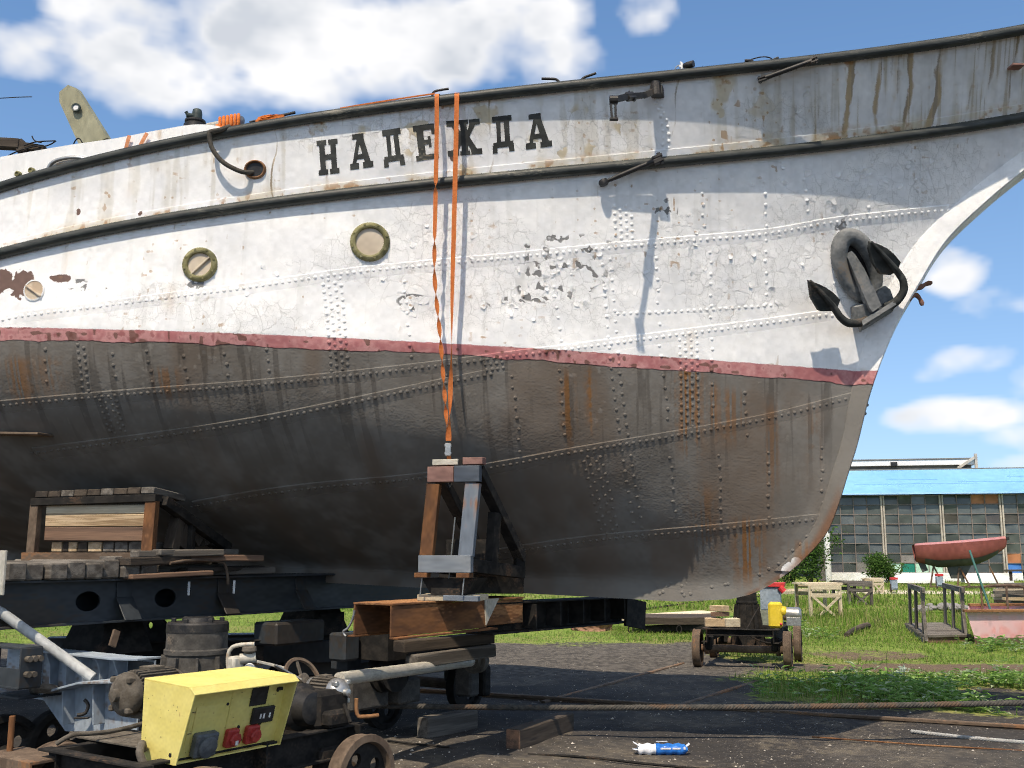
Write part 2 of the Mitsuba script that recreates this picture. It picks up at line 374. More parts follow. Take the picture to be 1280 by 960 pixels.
def ship_dr(p):
    q = p - mi.Point3f(*P0.tolist()); dot = lambda e: q.x * float(e[0]) + q.y * float(e[1]) + q.z * float(e[2])
    return dot(EX), dot(EY), dot(EZ)


def sx_of(u, v): s = toship(hit(np.float64(u), np.float64(v))); return float(s[0]), float(s[2])
# streaks of ochre water running down the bulwark: (u, v at top, half width m, strength)
STREAKS = [(sx_of(u, v)[0], w, a) for u, v, w, a in ((1066, 85, .030, 1.0), (1104, 80, .028, .75), (1126, 78, .05, .55), (1142, 75, .028, .9), (1178, 70, .035, .95), (1222, 60, .02, .6), (1246, 58, .028, .75), (1030, 95, .02, .45), (945, 110, .015, .35),
                                                      (846, 110, .014, .6), (612, 125, .014, .5), (408, 165, .02, .35), (343, 175, .010, .75), (430, 160, .012, .5), (1275, 55, .02, .7))]
RUNS = [(*sx_of(u, v), w, h, a) for u, v, w, h, a in ((862, 505, .085, .5, 1.0), (710, 510, .05, .36, .8), (738, 505, .03, .36, .8), (912, 520, .10, .28, .6), (893, 515, .03, .3, .7), (25, 475, .10, .22, .7), (210, 480, .09, .16, .65), (60, 470, .12, .2, .35), (935, 690, .11, .34, .95), (880, 655, .1, .4, .5), (965, 560, .05, .5, .45), (1018, 560, .05, .5, .3),
                                                       (865, 430, .05, .20, .55), (85, 330, .04, .18, .45), (212, 375, .05, .16, .45), (60, 395, .06, .08, .4), (160, 240, .03, .1, .35), (1075, 470, .06, .08, .6), (1005, 690, .1, .12, .9))]
BARE = [(*sx_of(u, v), a, b) for u, v, a, b in ((686, 352, .26, .19), (520, 378, .16, .07), (632, 380, .15, .06), (478, 346, .05, .03), (105, 356, .22, .05), (250, 358, .1, .06), (830, 262, .1, .1), (705, 330, .4, .3), (1050, 280, .1, .06))]
BROWN = [(*sx_of(u, v), a, b) for u, v, a, b in ((2, 352, .10, .10), (27, 356, .10, .12), (76, 348, .09, .035), (98, 265, .02, .03), (176, 267, .02, .025), (567, 198, .03, .03))]
CRACK = [(*sx_of(u, v), a, b) for u, v, a, b in ((640, 350, 1.3, .55), (900, 340, .9, .5), (1060, 290, .8, .6), (450, 330, .7, .3), (560, 280, .6, .3), (1150, 200, .6, .35), (200, 380, .6, .2), (330, 400, .6, .2), (760, 170, .5, .3), (980, 150, .5, .25), (520, 170, 1.2, .3))]


def ell(x, z, lst, soft=1.0):
    m = mi.Float(-4)
    for cx, cz, a, b in lst: m = dr.maximum(m, 1 - dr.square((x - cx) / a) - dr.square((z - cz) / b))
    return m


def paint_fields(p):
    x, y, z = ship_dr(p)
    fine = fbm(x * 26, z * 26, y * 9, 3); mid = fbm(x * 5, z * 5, y * 3 + 5, 3); big = fbm(x * 1.3 + 9, z * 1.3, y, 2)
    ex, ez = x + .10 * (mid - .5), z + .10 * (fine - .5)
    f1, s1, r1 = voronoi(ex * 8.5, ez * 8.5); f2, s2, r2 = voronoi(ex * 23 + 3, ez * 27)
    cm = smoothstep(-.1, .8, ell(x, z, CRACK) + 1.6 * (mid - .5))
    bulw = smoothstep(-.01, .01, z - poly_dr(CK, x))
    line = dr.maximum(smoothstep(.075, .01, s1 - f1) * smoothstep(.35, .6, big + .35 * cm), .8 * smoothstep(.10, .02, s2 - f2) * smoothstep(.52, .75, mid * .55 + cm * .5))
    line = line * (.02 + .56 * cm)
    bare = smoothstep(-.1, .15, ell(x, z, BARE) + 1.4 * (mid - .55)) * smoothstep(.86, .90, r2 + .12 * (r1 - .5) + .1 * (fine - .5))
    return x, y, z, fine, mid, big, line, bare, cm, bulw, r1, r2


def hull_colour(p, n, uv):
    x, y, z, fine, mid, big, line, bare, cm, bulw, r1, r2 = paint_fields(p)
    zg_, zk_, zp = poly_dr(CG, x), poly_dr(CK, x), poly_dr(CPB, x)
    run = fbm(x * 18, z * 1.3, 4.0, 3); run2 = noise(x * 47, z * 1.7, 8.0)
    white = mix((.82, .83, .84), (.89, .895, .89), smoothstep(.3, .65, mid))
    white = mix(white, (.68, .685, .67), .40 * smoothstep(.56, .74, run * .7 + big * .3))
    dirt = bulw * smoothstep(.2, 1.8, x) * (.45 + .55 * smoothstep(.35, .7, big * .5 + run * .5))
    white = mix(white, (.47, .47, .44), .62 * dirt)
    white = mix(white, (.52, .47, .36), .30 * bulw * smoothstep(.50, .66, run * .6 + mid * .4))
    white = mix(white, (.34, .335, .32), .6 * line); white = mix(white, (.15, .15, .15), .9 * bare)
    st = mi.Float(0)
    for cx, w, a in STREAKS: st = dr.maximum(st, a * dr.exp(-dr.square((x - cx + .10 * (fbm(z * 3.1, cx * 3.0, 0, 2) - .5) + .12 * (zg_ - z) * (cx > 0)) / (w * (.55 + .9 * fine)))) * (.45 + .95 * noise(z * 3.6, cx * 9.0, 1.0)))
    thread = smoothstep(.50, .62, noise(x * 75 + 3 * mid, z * 2.2 + x * 4, 5.0)); st = smoothstep(.30, .75, st + .35 * (fine - .5) + .25 * (thread - .5) * st)
    white = mix(white, mix((.42, .29, .11), (.19, .135, .07), .65 * thread + .35 * run2), .80 * st * bulw)
    white = mix(white, (.40, .33, .21), .5 * bulw * smoothstep(.9, 1.8, x) * smoothstep(.60, .72, run * .5 + noise(x * 60, z * 2, 9.0) * .5))
    ru = mi.Float(0)
    for cx, cz, w, h, a in RUNS:
        d = (cz - z) / h; ru = dr.maximum(ru, a * dr.exp(-dr.square((x - cx) / (w * (.8 + .5 * fine)))) * smoothstep(-1, -.5, d) * smoothstep(1.15, .2, d))
    # rust along the foot of the bulwark and under the rail
    foot = bulw * smoothstep(.16, .03, z - zk_) ; head = bulw * smoothstep(.16, .03, zg_ - z)
    white = mix(white, (.56, .47, .30), .75 * foot * smoothstep(.30, .55, mid + .3 * (fine - .5)))
    och = bulw * smoothstep(-3.2, -1.6, x) * smoothstep(1.6, .6, x); white = mix(white, (.60, .51, .34), .8 * och * smoothstep(.66, .72, r1 * .35 + mid * .65)); white = mix(white, (.45, .33, .17), .7 * och * smoothstep(.80, .85, r2 * .45 + mid * .55))
    white = mix(white, (.36, .18, .065), .85 * dr.maximum(foot * smoothstep(.52, .62, fine * .6 + mid * .4), head * smoothstep(.60, .70, fine * .5 + mid * .5)))
    white = mix(white, (.42, .27, .12), .62 * ru * smoothstep(.3, .62, run * .5 + fine * .5))
    br = smoothstep(.05, .2, ell(x, z, BROWN) + 1.6 * (fine - .5) + .8 * (mid - .5)); white = mix(white, (.17, .115, .10), br)
    sp = smoothstep(.765, .80, noise(x * 31, z * 31, 3.0) * .8 + .2 * mid) * smoothstep(.5, .7, big * .5 + run * .5); white = mix(white, (.40, .24, .10), .7 * sp)
    # red boot-top
    red = mix((.44, .175, .18), (.56, .30, .29), smoothstep(.35, .65, mid * .6 + fine * .4)); red = mix(red, (.24, .06, .065), .7 * smoothstep(.57, .68, fine * .4 + mid * .6))
    red = mix(red, (.10, .06, .04), .7 * smoothstep(.70, .76, noise(x * 24, z * 24, 6.0) * .7 + .3 * mid))
    # bottom: grey coating over brown rust
    low = mix((.218, .207, .190), (.146, .134, .119), smoothstep(.32, .66, mid * .35 + big * .3 + fine * .35))
    low = mix(low, (.150, .106, .074), .44 * smoothstep(.45, .66, fbm(x * 3.0, z * .9, 3.0, 3) + .12 * (1.3 - z)))
    low = mix(low, (.25, .24, .22), .5 * smoothstep(.58, .72, fine * .5 + mid * .5) * smoothstep(.9, 1.7, z))
    low = mix(low, (.06, .052, .045), .45 * smoothstep(.58, .68, run) * smoothstep(.8, 1.6, z))
    low = mix(low, (.10, .082, .062), .4 * smoothstep(1.4, .6, z) * smoothstep(-.2, -1.8, x) * smoothstep(.35, .65, mid))
    low = mix(low, (.70, .70, .69), smoothstep(.2, .4, ell(x, z, CHIP) + 1.4 * (fine - .5))); low = mix(low, (.22, .215, .20), .7 * smoothstep(.30, .14, z) * smoothstep(-1.2, .2, x))
    low = mix(low, (.215, .098, .030), .9 * ru * smoothstep(.36, .58, noise(x * 60, z * 1.8, 2.0) * .6 + fine * .4))
    band = smoothstep(.27, .22, mi.Float(xstem_dr(z)) - x) * smoothstep(.3, .5, z); low = mix(low, (.235, .225, .205), .35 * band)
    edge = smoothstep(.09, .02, mi.Float(xstem_dr(z)) - x); low = mix(low, (.20, .085, .035), .65 * edge * smoothstep(.4, .55, mid) * smoothstep(1.2, .7, z))
    wav = .035 * (fbm(x * 4.5, 2.0, 0, 3) - .5) + .012 * (fine - .5)
    top = mix(red, white, smoothstep(-.004, .004, z - 2.0 - .012 * (fine - .5)))
    return mix(low, top, smoothstep(-.004, .004, z - zp + wav)) * (.86 + .28 * fine)


CHIP = [(*sx_of(u, v), a, b) for u, v, a, b in ((986, 711, .07, .06), (996, 703, .05, .05), (978, 722, .03, .04))]
CXS = np.polyfit(np.linspace(.1, 2.4, 60), xst(np.linspace(.1, 2.4, 60)), 5)
def xstem_dr(z): return poly_dr(CXS, dr.clip(z, .1, 2.4))


def hull_relief(p, n, uv):
    x, y, z, fine, mid, big, line, bare, cm, bulw, r1, r2 = paint_fields(p)
    up = smoothstep(-.004, .004, z - poly_dr(CPB, x) + .035 * (fbm(x * 4.5, 2.0, 0, 3) - .5) + .012 * (fine - .5))
    rough = fbm(x * 70, z * 70, y * 70, 2)
    curl = (r2 * .0016 + .0012 * r1) * cm
    hi = curl - .0045 * line - .003 * bare + .0016 * fine * (.4 + cm) + .042 * fbm(x * 2.3, z * 2.3, 3.0, 2)
    lo = .0032 * rough + .0012 * fine + .002 * mid + .03 * fbm(x * 2.3, z * 2.3, 3.0, 2)
    return lo * (1 - up) + hi * up + .003 * up


scene['m_hull'] = {'type': 'twosided', 'nested': {'type': 'bumpmap', 'arbitrary': mikit.proc(hull_relief, 2e-3), 'scale': 1.0,
                   'nested': {'type': 'principled', 'base_color': mikit.proc(hull_colour), 'roughness': .95, 'specular': .05}}}

# ------------------------------------------------------------------ the ship
ship = thing('sailing_ship', 'riveted sailing ship on cradles with peeling white topsides, red waterline band and rusty grey bottom', 'ship')
dd = np.r_[np.linspace(0, .6, 16)[:-1], np.linspace(.6, 3, 28)[:-1], np.linspace(3, 16, 60)]; tt = np.r_[0, np.linspace(.01, .5, 46), np.linspace(.51, 1, 34)]
D_, T_ = np.meshgrid(dd, tt, indexing='ij'); X_ = -D_ + 2
for _ in range(60): X_ = .5 * X_ + .5 * (xst(np.clip(T_ * zg(X_), 0, 5.2)) - D_)
Z_ = T_ * zg(X_); Y_ = hb(X_, Z_)
hull = MB().grid(world(X_, Y_, Z_)); hull.grid(world(X_, -Y_, Z_)[::-1])
hull.grid(np.stack([world(X_[0], Y_[0], Z_[0]), world(X_[0], -Y_[0], Z_[0])], 0)); hull.grid(np.stack([world(X_[-1], -Y_[-1], Z_[-1]), world(X_[-1], Y_[-1], Z_[-1])], 0))
hull.grid(np.stack([world(X_[:, 0], -Y_[:, 0], Z_[:, 0]), world(X_[:, 0], Y_[:, 0], Z_[:, 0])], 0))
part(ship, 'hull', hull, '#m_hull', 40, label='peeling white and rusty grey riveted shell')
dk = -12; deck = MB().grid(np.stack([world(X_[:, dk], Y_[:, dk] - .02, Z_[:, dk]), world(X_[:, dk], -Y_[:, dk] + .02, Z_[:, dk])], 0)); part(ship, 'deck', deck, 'wood_grey', d=EX)


def along(zf, x0=-5.2, x1=4.0, n=120, out=0.0, dz=0.0, side=1):
    x = np.linspace(x0, x1, n); z = zf(x) + dz; return world(x, side * (hb(x, z) + out), z)


BOWX = float(X_[0, -1]) - .02
for name, zf, r, out in (('gunwale_rail', zg, .043, .016), ('rubbing_strake', zk, .045, .022)):
    x1 = BOWX if name[0] == 'g' else float(xst(zk(np.array(3.6)))) - .1
    m = MB()
    for s in (1, -1):
        P = along(zf, -13.5, x1, 160, out, 0, s); m.tube(P, r, 12)
    part(ship, name, m, 'rail_paint', 60, d=EX)
# flat strip on top of the rubbing strake where water gathers
st = MB(); x = np.linspace(-13, 3.7, 150); rows = []
for dz, o in ((.10, .002), (.095, .010), (.02, .012), (.015, .04)): z = zk(x) + dz; rows.append(world(x, hb(x, z) + o, z))
part(ship, 'strake_plate', st.grid(np.stack(rows)), '#m_hull', 40)
# stem bar
zs = np.linspace(.30, 4.55, 70); rows = []
wd = .125 + .095 * np.clip((zs - 1.5) / 1.2, 0, 1); yb = hb(xst(zs) - wd, zs) + .010
for d_, o in ((-.05, -.06), (-.055, -.008), (.0, .0), (.2, .0), (.95, .0), (1.03, -.006), (1.04, -.05)): x = xst(zs) - d_ * wd; rows.append(world(x, np.maximum(yb + o, .006), zs))
sb = MB().grid(np.stack(rows)); rows2 = [P0 + (toship(r) * [1, -1, 1]) @ np.stack([EX, EY, EZ]) for r in rows]; sb.grid(np.stack(rows2[::-1])); sb.grid(np.stack([rows[0], rows2[0]]))
part(ship, 'stem_bar', sb, '#m_hull', 35)
# bowsprit (ahead of the frame; its shadow falls on the yard)
b0 = world(2.6, 0, float(zg(np.array(3.0))) + .12); b1 = world(7.6, 0, float(zg(np.array(3.0))) + 1.35)
part(ship, 'bowsprit', MB().tube(spline([b0, b1], 8), np.linspace(.14, .08, 8), 14), 'wood_dark', 50, d=EX)
# raised bulwark strake aft of the fairlead rope
p = px_line([(0, 195), (50, 186), (85, 180), (140, 172), (200, 160.5), (245, 154), (270, 156), (285, 165)], 8); top = toship(hit(p[:, 0], p[:, 1], -.0))
order = np.argsort(top[:, 0]); tx, tz = top[order, 0], top[order, 2]; x = np.r_[np.linspace(-13, tx[0], 20)[:-1], np.linspace(tx[0], tx[-1], 60)]
zt = np.where(x < tx[0], zg(x) + (tz[0] - zg(tx[0])), np.interp(x, tx, tz)); m = MB()
for s in (1, -1):
    R_ = [world(x, s * (hb(x, zg(x)) + o), z) for o, z in ((-.005, zg(x) - .02), (-.005, zt), (-.045, zt), (-.05, zg(x) - .02))]
    m.grid(np.stack(R_ if s > 0 else R_[::-1]))
part(ship, 'raised_bulwark', m, 'white_paint', 30, d=(0, 0, 1), label='white bulwark plank above the upper rail')
# fairlead slot and two small sheaves in it
RU = np.array(GUN, float); RY = hit(RU[:, 0], RU[:, 1])[:, 1]
def railY(u): return float(np.interp(u, RU[:, 0], RY))
def off_hull(u, v, o): return hit(np.float64(u), np.float64(v)) + EY * o
def on_rail(u, v, off=0.0):
    P = hit(np.float64(u), np.float64(v)); return P + EY * off
fl = MB(); arc = [(62, 214), (66, 208), (76, 203), (92, 200.5), (104, 201.5), (110, 207)]; fl.tube(spline([on_rail(u, v - 3, .014) for u, v in arc], 20), .016, 8)
fr = part(ship, 'fairlead', fl, 'galv', 60)
part(ship, 'fairlead__roller', MB().bar(on_rail(72, 207, .01), on_rail(103, 202.5, .01), .02, .02), 'dusty_steel')
for u, v in ((23, 218), (40, 213.5)):
    P = on_rail(u, v, .0); part(ship, 'eyelet', MB().lathe(frame(P, EX, EY), [(.0, .012), (.012, .012), (.016, .022), (.024, .02), (.027, -.01)], 14), 'brass', 50)

# lapped plate edges: a ledge 9 mm proud that dies away downwards, rivets just beneath it
SEAMS = [[(-60, 408), (0, 394), (125, 377), (212, 366), (320, 352), (440, 335), (540, 325), (640, 316), (740, 306), (840, 297), (960, 286), (1042, 272), (1120, 263), (1190, 256)],
         [(-60, 507), (0, 501), (160, 487), (320, 475), (470, 460), (580, 447), (640, 439), (715, 430), (827, 415), (960, 398), (1035, 387)],
         [(40, 560), (88, 554), (195, 540), (320, 521), (470, 491), (545, 475), (610, 462)],
         [(240, 627), (380, 605), (520, 592), (633, 575), (714, 560), (835, 540), (960, 517), (1060, 492), (1080, 487)],
         [(600, 690), (762, 667), (880, 657), (960, 649), (1030, 642)]]
RIV = []


def rivets_along(pts, spacing, dv=0.0, jit=.2, lift=0.0):
    q = px_line(pts, spacing)
    for u, v in q: RIV.append((u + rnd.uniform(-jit, jit), v + dv + rnd.uniform(-jit, jit), lift))


for s in SEAMS:
    q = px_line(s, 8); P = hit(q[:, 0], q[:, 1]); n = hn(P); S = toship(P); rows = []
    for dz, o in ((.008, -.004), (.0, .0060), (-.004, .0068), (-.05, .005), (-.12, -.003)):
        z = S[:, 2] + dz; Q = world(S[:, 0], hb(S[:, 0], z), z); rows.append(Q + hn(Q) * o)
    part(ship, 'plate_lap', MB().grid(np.stack(rows)), '#m_hull', 25)
    rivets_along(s, 8.2, 6, .2, .0045)
rivets_along([(772, 392), (870, 388), (960, 382)], 8)
for k in range(4):
    rivets_along([(403 + 7.5 * k, 347 - k), (409 + 7.2 * k, 400 - k), (414 + 7 * k, 462 - k)], 9, 4 * (k % 2))
    rivets_along([(768 + 7 * k, 258), (770 + 7 * k, 302)], 9, 4 * (k % 2)); rivets_along([(849 + 7.3 * k, 416), (851 + 7 * k, 470), (852 + 7 * k, 545)], 9, 4 * (k % 2))
    rivets_along([(727 + 8 * k, 566), (738 + 8 * k, 610), (752 + 7 * k, 664)], 11, 5 * (k % 2)); rivets_along([(605 + 7 * k, 449 - k), (608 + 7 * k, 462 - k)], 7)
    rivets_along([(124 + 7 * k, 492 - k), (128 + 7 * k, 512), (137 + 7 * k, 538)], 8, 4 * (k % 2))
for u in (0, 11): rivets_along([(752 + u, 318), (758 + u, 390), (764 + u, 462), (775 + u, 545), (783 + u, 600), (793 + u, 660)], 13, 6 * (u > 0)); rivets_along([(97 + u * .7, 431), (103 + u * .7, 483)], 9, 4 * (u > 0))
for c in ([(877, 228), (880, 285)], [(955, 228), (958, 280)], [(888, 315), (890, 470)], [(891, 480), (892, 530)], [(838, 572), (844, 645)], [(898, 570), (902, 648)], [(960, 565), (961, 648)], [(1027, 560), (1028, 640)], [(957, 300), (958, 375)], [(820, 310), (826, 450)], [(1005, 225), (1010, 262)],
          [(56, 437), (59, 478)], [(140, 443), (146, 476)], [(184, 438), (190, 475)], [(230, 446), (233, 470)], [(281, 443), (284, 468)], [(332, 438), (338, 470)], [(505, 352), (515, 455)], [(690, 345), (700, 420)], [(705, 318), (712, 340)], [(1048, 300), (1040, 400)], [(640, 470), (650, 560)], [(560, 470), (566, 470)], [(1090, 205), (1085, 260)], [(1140, 200), (1150, 250)], [(700, 463), (705, 540)], [(830, 470), (836, 530)], [(930, 490), (934, 540)]):
    rivets_along(c, 13.5, 0, 1.2)
rivets_along([(640, 208), (740, 200), (840, 193), (960, 184), (1060, 170), (1160, 155), (1280, 136)], 8.5)
for u in (0, 7): rivets_along([(815 + u, 121), (824 + u, 140), (829 + u, 166), (827 + u, 192)], 9, 4 * (u > 0), .3)
rivets_along([(1218, 260), (1160, 322), (1125, 368)], 9); rivets_along([(1085, 505), (1062, 570), (1046, 610), (1020, 655), (985, 695), (950, 718)], 13, 0, 1.5)
for k in range(13): RIV.append((rnd.uniform(810, 930), rnd.uniform(728, 745), 0.0))
RIV = np.array(RIV); RIV = RIV[(RIV[:, 0] > -70)]
dome = trimesh.creation.icosphere(1, 1.0); dv = dome.vertices[:]; keep = dome.triangles_center[:, 2] > -.25
df = dome.faces[keep]; P = hit(RIV[:, 0], RIV[:, 1]); N = hn(P); m = MB()
for p_, n_, l_ in zip(P, N, RIV[:, 2]):
    p_ = p_ + n_ * l_; r = .0150 * rnd.uniform(.85, 1.12); m.put(tf(frame(p_, np.cross(n_, [0, .3, 1]), n_), dv * [r, r, r * .55]), df)
part(ship, 'rivet', m, '#m_hull', True, kind='stuff', label='rows of dome rivet heads on the plates')
# curled flakes of white paint
m = MB(); fu = []
for u, v, a, b, k in ((686, 352, 46, 34, 26), (516, 380, 22, 9, 8), (632, 380, 18, 8, 8), (480, 346, 6, 4, 2), (900, 320, 70, 50, 22), (1040, 300, 40, 45, 20), (1085, 262, 20, 14, 5), (350, 350, 30, 20, 7), (950, 340, 60, 60, 16), (1150, 200, 45, 25, 12), (1085, 212, 8, 8, 4), (660, 170, 12, 12, 3), (560, 300, 60, 25, 8), (760, 330, 50, 30, 8), (1000, 220, 60, 14, 10), (1010, 130, 50, 20, 6), (505, 160, 40, 20, 5)):
    for _ in range(k if k > 24 or k == 8 else k // 2): fu.append((u + rnd.gauss(0, a * .55), v + rnd.gauss(0, b * .55)))
fu = np.array(fu); P = hit(fu[:, 0], fu[:, 1]); N = hn(P)
for p_, n_ in zip(P, N):
    a = rnd.uniform(0, 6.28); t1 = unit(np.cross(n_, [0, 0, 1])); t2 = np.cross(n_, t1); e1 = t1 * math.cos(a) + t2 * math.sin(a); e2 = np.cross(n_, e1)
    L, W, H = rnd.uniform(.025, .065), rnd.uniform(.014, .035), rnd.uniform(.003, .014)
    rows = [[p_ + e1 * L * t + e2 * W * s * (1 - .5 * t + rnd.uniform(-.2, .2)) + n_ * (.001 + H * t * t) for s in (-1, 0, 1)] for t in (0, .4, .75, 1)]
    m.grid(np.array(rows))
part(ship, 'paint_flake', m, '#m_hull', True, kind='stuff', label='curling flakes of white paint')

# name on the bow
def U(*g): return unary_union([sbox(*x) if len(x) == 4 and not isinstance(x[0], tuple) else Polygon(x) for x in g])
A_ = U([(.08, .08), (.24, .08), (.52, .95), (.36, .95)], [(.36, .95), (.60, .95), (.93, .08), (.67, .08)], (.26, .27, .74, .41), (0, 0, .38, .17), (.56, 0, 1, .17), (.14, .85, .64, 1))
D_L = U((.04, .84, 1, 1), [(.22, .2), (.40, .2), (.44, .9), (.22, .9)], [(.60, .2), (.84, .2), (.86, .9), (.60, .9)], (.04, .14, .98, .29), (0, 0, .22, .22), (.76, 0, 1, .22))
LET = [('Н', U((.10, 0, .36, 1), (.64, 0, .90, 1), (.1, .42, .9, .58), (0, 0, .45, .15), (.55, 0, 1, .15), (0, .85, .45, 1), (.55, .85, 1, 1)), [(303, 385), (407, 373), (418, 545), (315, 558)], 320, 80),
       ('А', A_, [(465, 355), (577, 340), (587, 514), (472, 530)], 320, 80), ('Д', D_L, [(626, 333), (720, 319), (747, 504), (642, 520)], 320, 80),
       ('Е', U((.13, 0, .44, 1), (0, .84, .96, 1), (.80, .70, .96, 1), (.13, .43, .74, .57), (.62, .34, .74, .66), (0, 0, 1, .15), (.84, 0, 1, .32)), [(783, 311), (893, 296), (916, 470), (803, 487)], 320, 80),
       ('Ж', U((.41, 0, .60, 1), [(.10, .92), (.28, .92), (.48, .50), (.38, .44)], [(.90, .92), (.72, .92), (.52, .50), (.62, .44)], [(.10, .08), (.29, .08), (.50, .5), (.38, .58)], [(.90, .08), (.71, .08), (.50, .5), (.62, .58)], (0, 0, .33, .16), (.36, 0, .65, .12), (.68, 0, 1, .16), (0, .84, .33, 1), (.36, .88, .65, 1), (.68, .84, 1, 1)), [(951, 286), (1117, 273), (1132, 449), (960, 463)], 320, 80),
       ('Д', D_L, [(1176, 266), (1276, 254), (1292, 434), (1185, 449)], 320, 80), ('А', A_, [(66, 335), (186, 318), (201, 491), (70, 508)], 640, 60)]
for ch, poly, quad, ox, oy in LET:
    q = np.array([(ox + a / 4, oy + b / 4) for a, b in quad]); poly = poly.buffer(.012).buffer(-.012).simplify(.004)
    v2, f2 = trimesh.creation.triangulate_polygon(poly, engine='earcut'); v2, f2 = trimesh.remesh.subdivide_to_size(np.c_[v2, 0 * v2[:, 0]], f2, .16)[:2]
    ring = []
    a, b = v2[:, 0], v2[:, 1]; pix = (q[0] * (1 - a)[:, None] + q[1] * a[:, None]) * b[:, None] + (q[3] * (1 - a)[:, None] + q[2] * a[:, None]) * (1 - b)[:, None]
    Pp = hit(pix[:, 0], pix[:, 1]); nn = hn(Pp); k = len(Pp); tmp = trimesh.Trimesh(Pp + nn * .0035, f2, process=True)
    tmp.merge_vertices()
    if (tmp.face_normals @ nn.mean(0)).mean() < 0: tmp.invert()
    V, Fc = np.array(tmp.vertices), np.array(tmp.faces); e = tmp.edges[trimesh.grouping.group_rows(tmp.edges_sorted, require_count=1)]; back = V - hn(V) * .008; k = len(V)
    side = np.vstack([np.stack([e[:, 1], e[:, 0], e[:, 0] + k], 1), np.stack([e[:, 1], e[:, 0] + k, e[:, 1] + k], 1)])
    part(ship, 'name_letter', (np.vstack([V, back]), np.vstack([Fc, side])), 'letter', 30)

# portholes: proud rim, deadlight plate, bar
for u, v, R, r, bar in ((462.5, 302.5, .158, .112, None), (250, 331, .140, .094, ((238, 345), (263, 322))), (43, 363, 0, .078, ((34, 357.5), (52, 371)))):
    c = hit(np.float64(u), np.float64(v)); n_ = hn(c); fr = frame(c, np.cross([0, 0, 1.], n_), n_)
    k = part(ship, 'porthole', MB().lathe(fr, [(0, .007), (r + .004, .007), (r + .006, -.02)], 40), 'beige', 30, label={462.5: 'forward porthole with a blank beige plate', 250: 'middle porthole with a bar across its beige plate', 43: 'after porthole without a rim beside bare brown patches'}[u])
    if R: part(ship, k.split('__')[1] + '__rim', MB().lathe(fr, [(R + .004, -.02), (R, .014), (R - .012, .026), (r + .016, .032), (r + .004, .027), (r, .016), (r, .004)], 44), 'brass', 40)
    else: part(ship, k.split('__')[1] + '__rim', MB().lathe(fr, [(r + .014, -.02), (r + .010, .010), (r, .012), (r - .002, .0)], 40), 'white_paint', 40)
    if bar:
        (a, b), (cc, d_) = bar; q0, q1 = hit(np.float64(a), np.float64(b)) + n_ * .016, hit(np.float64(cc), np.float64(d_)) + n_ * .016
        part(ship, k.split('__')[1] + '__bar', MB().bar(q0, q1, .013, .022, n_), 'beige')
    if R:
        for j in range(8):
            w = j * math.pi / 4 + .3; rr = (R + r) / 2 + .006; q = tf(fr, [rr * math.cos(w), rr * math.sin(w), .028]); part(ship, k.split('__')[1] + '__bolt', MB().lathe(frame(q, fr[:3, 0], n_), [(0, .008), (.008, .007), (.010, 0)], 8), 'brass', 40)
# hawse hole with its rope loop
c = hit(np.float64(319), np.float64(212)); n_ = hn(c); fr = frame(c, np.cross([0, 0, 1.], n_), n_)
hw = part(ship, 'hawse_hole', MB().lathe(fr, [(0, .003), (.070, .004), (.076, -.01)], 30, 1, .86), 'black_panel', 30)
part(ship, 'hawse_hole__lip', MB().lathe(fr, [(.092, -.01), (.088, .014), (.078, .022), (.068, .014), (.066, 0)], 36, 1, .86), 'rust_brown', 50)
rope = [at(287, 158, railY(287) - .03), at(276, 162, railY(276) - .08), *[off_hull(u, v, .10) for u, v in ((270, 172), (272, 186), (281, 202), (296, 214))], off_hull(310, 219, .07), c + n_ * .02 + np.array([-.04, 0, -.03]), c - n_ * .05]
one('mooring_rope', MB().tube(spline(rope, 60), .019, 9), 'rope', 'dark mooring rope looping from the rail into the hawse hole left of the ship name', 'rope', smooth=60)
# anchor pipe, hatch-like scars, bracket high at the right edge
c = hit(np.float64(1266), np.float64(82)); n_ = hn(c); part(ship, 'bracket', MB().box(frame(c + n_ * .05, np.cross(n_, [0, 0, 1]), (0, 0, 1)), (.10, .09, .02)), 'rust_pink')
# low ledge on the bilge at the left edge
c = hit(np.float64(20), np.float64(541)); n_ = hn(c); part(ship, 'bilge_plate', MB().box(frame(c + n_ * .02, EX, (0, 0, 1)), (.62, .20, .02)), 'rust_brown', label='short rusty plate jutting from the bilge')
# ------------------------------------------------------------------ anchor in its hawse pipe
AC = hit(np.float64(1078), np.float64(348)); AN = hn(AC)
def onp(u, v, w):
    d = ray(u, v); w = np.asarray(w, float); t = (w - (CAM - AC) @ AN) / (d @ AN); return CAM + d * t[..., None]
def plate(pix, w, th):
    pix = np.array(pix, float); f_ = onp(pix[:, 0], pix[:, 1], w); k = len(f_); n_ = np.zeros(3)
    for i in range(k): n_ += np.cross(f_[i], f_[(i + 1) % k])
    n_ = unit(n_); n_ = n_ if n_ @ (CAM - f_[0]) > 0 else -n_
    pts = np.vstack([f_, f_ - n_ * th]); flat = Polygon(pix); t = trimesh.creation.triangulate_polygon(flat, engine='earcut'); v2, f2 = t
    idx = np.array([np.argmin(np.hypot(*(pix - a).T)) for a in v2]); f2 = idx[f2]; q = np.stack([np.arange(k), (np.arange(k) + 1) % k], 1)
    m = trimesh.Trimesh(pts, np.vstack([f2, f2[:, ::-1] + k, np.stack([q[:, 0], q[:, 1], q[:, 1] + k], 1), np.stack([q[:, 0], q[:, 1] + k, q[:, 0] + k], 1)]), process=False); m.fix_normals(); return m
ang = np.linspace(0, 2 * np.pi, 49); ca, sa = np.cos(ang), np.sin(ang); e_l, e_s = np.array([.34, .94]), np.array([-.94, .34])
el = np.array([1072, 334]) + (40 * ca)[:, None] * e_l + (20 * sa)[:, None] * e_s
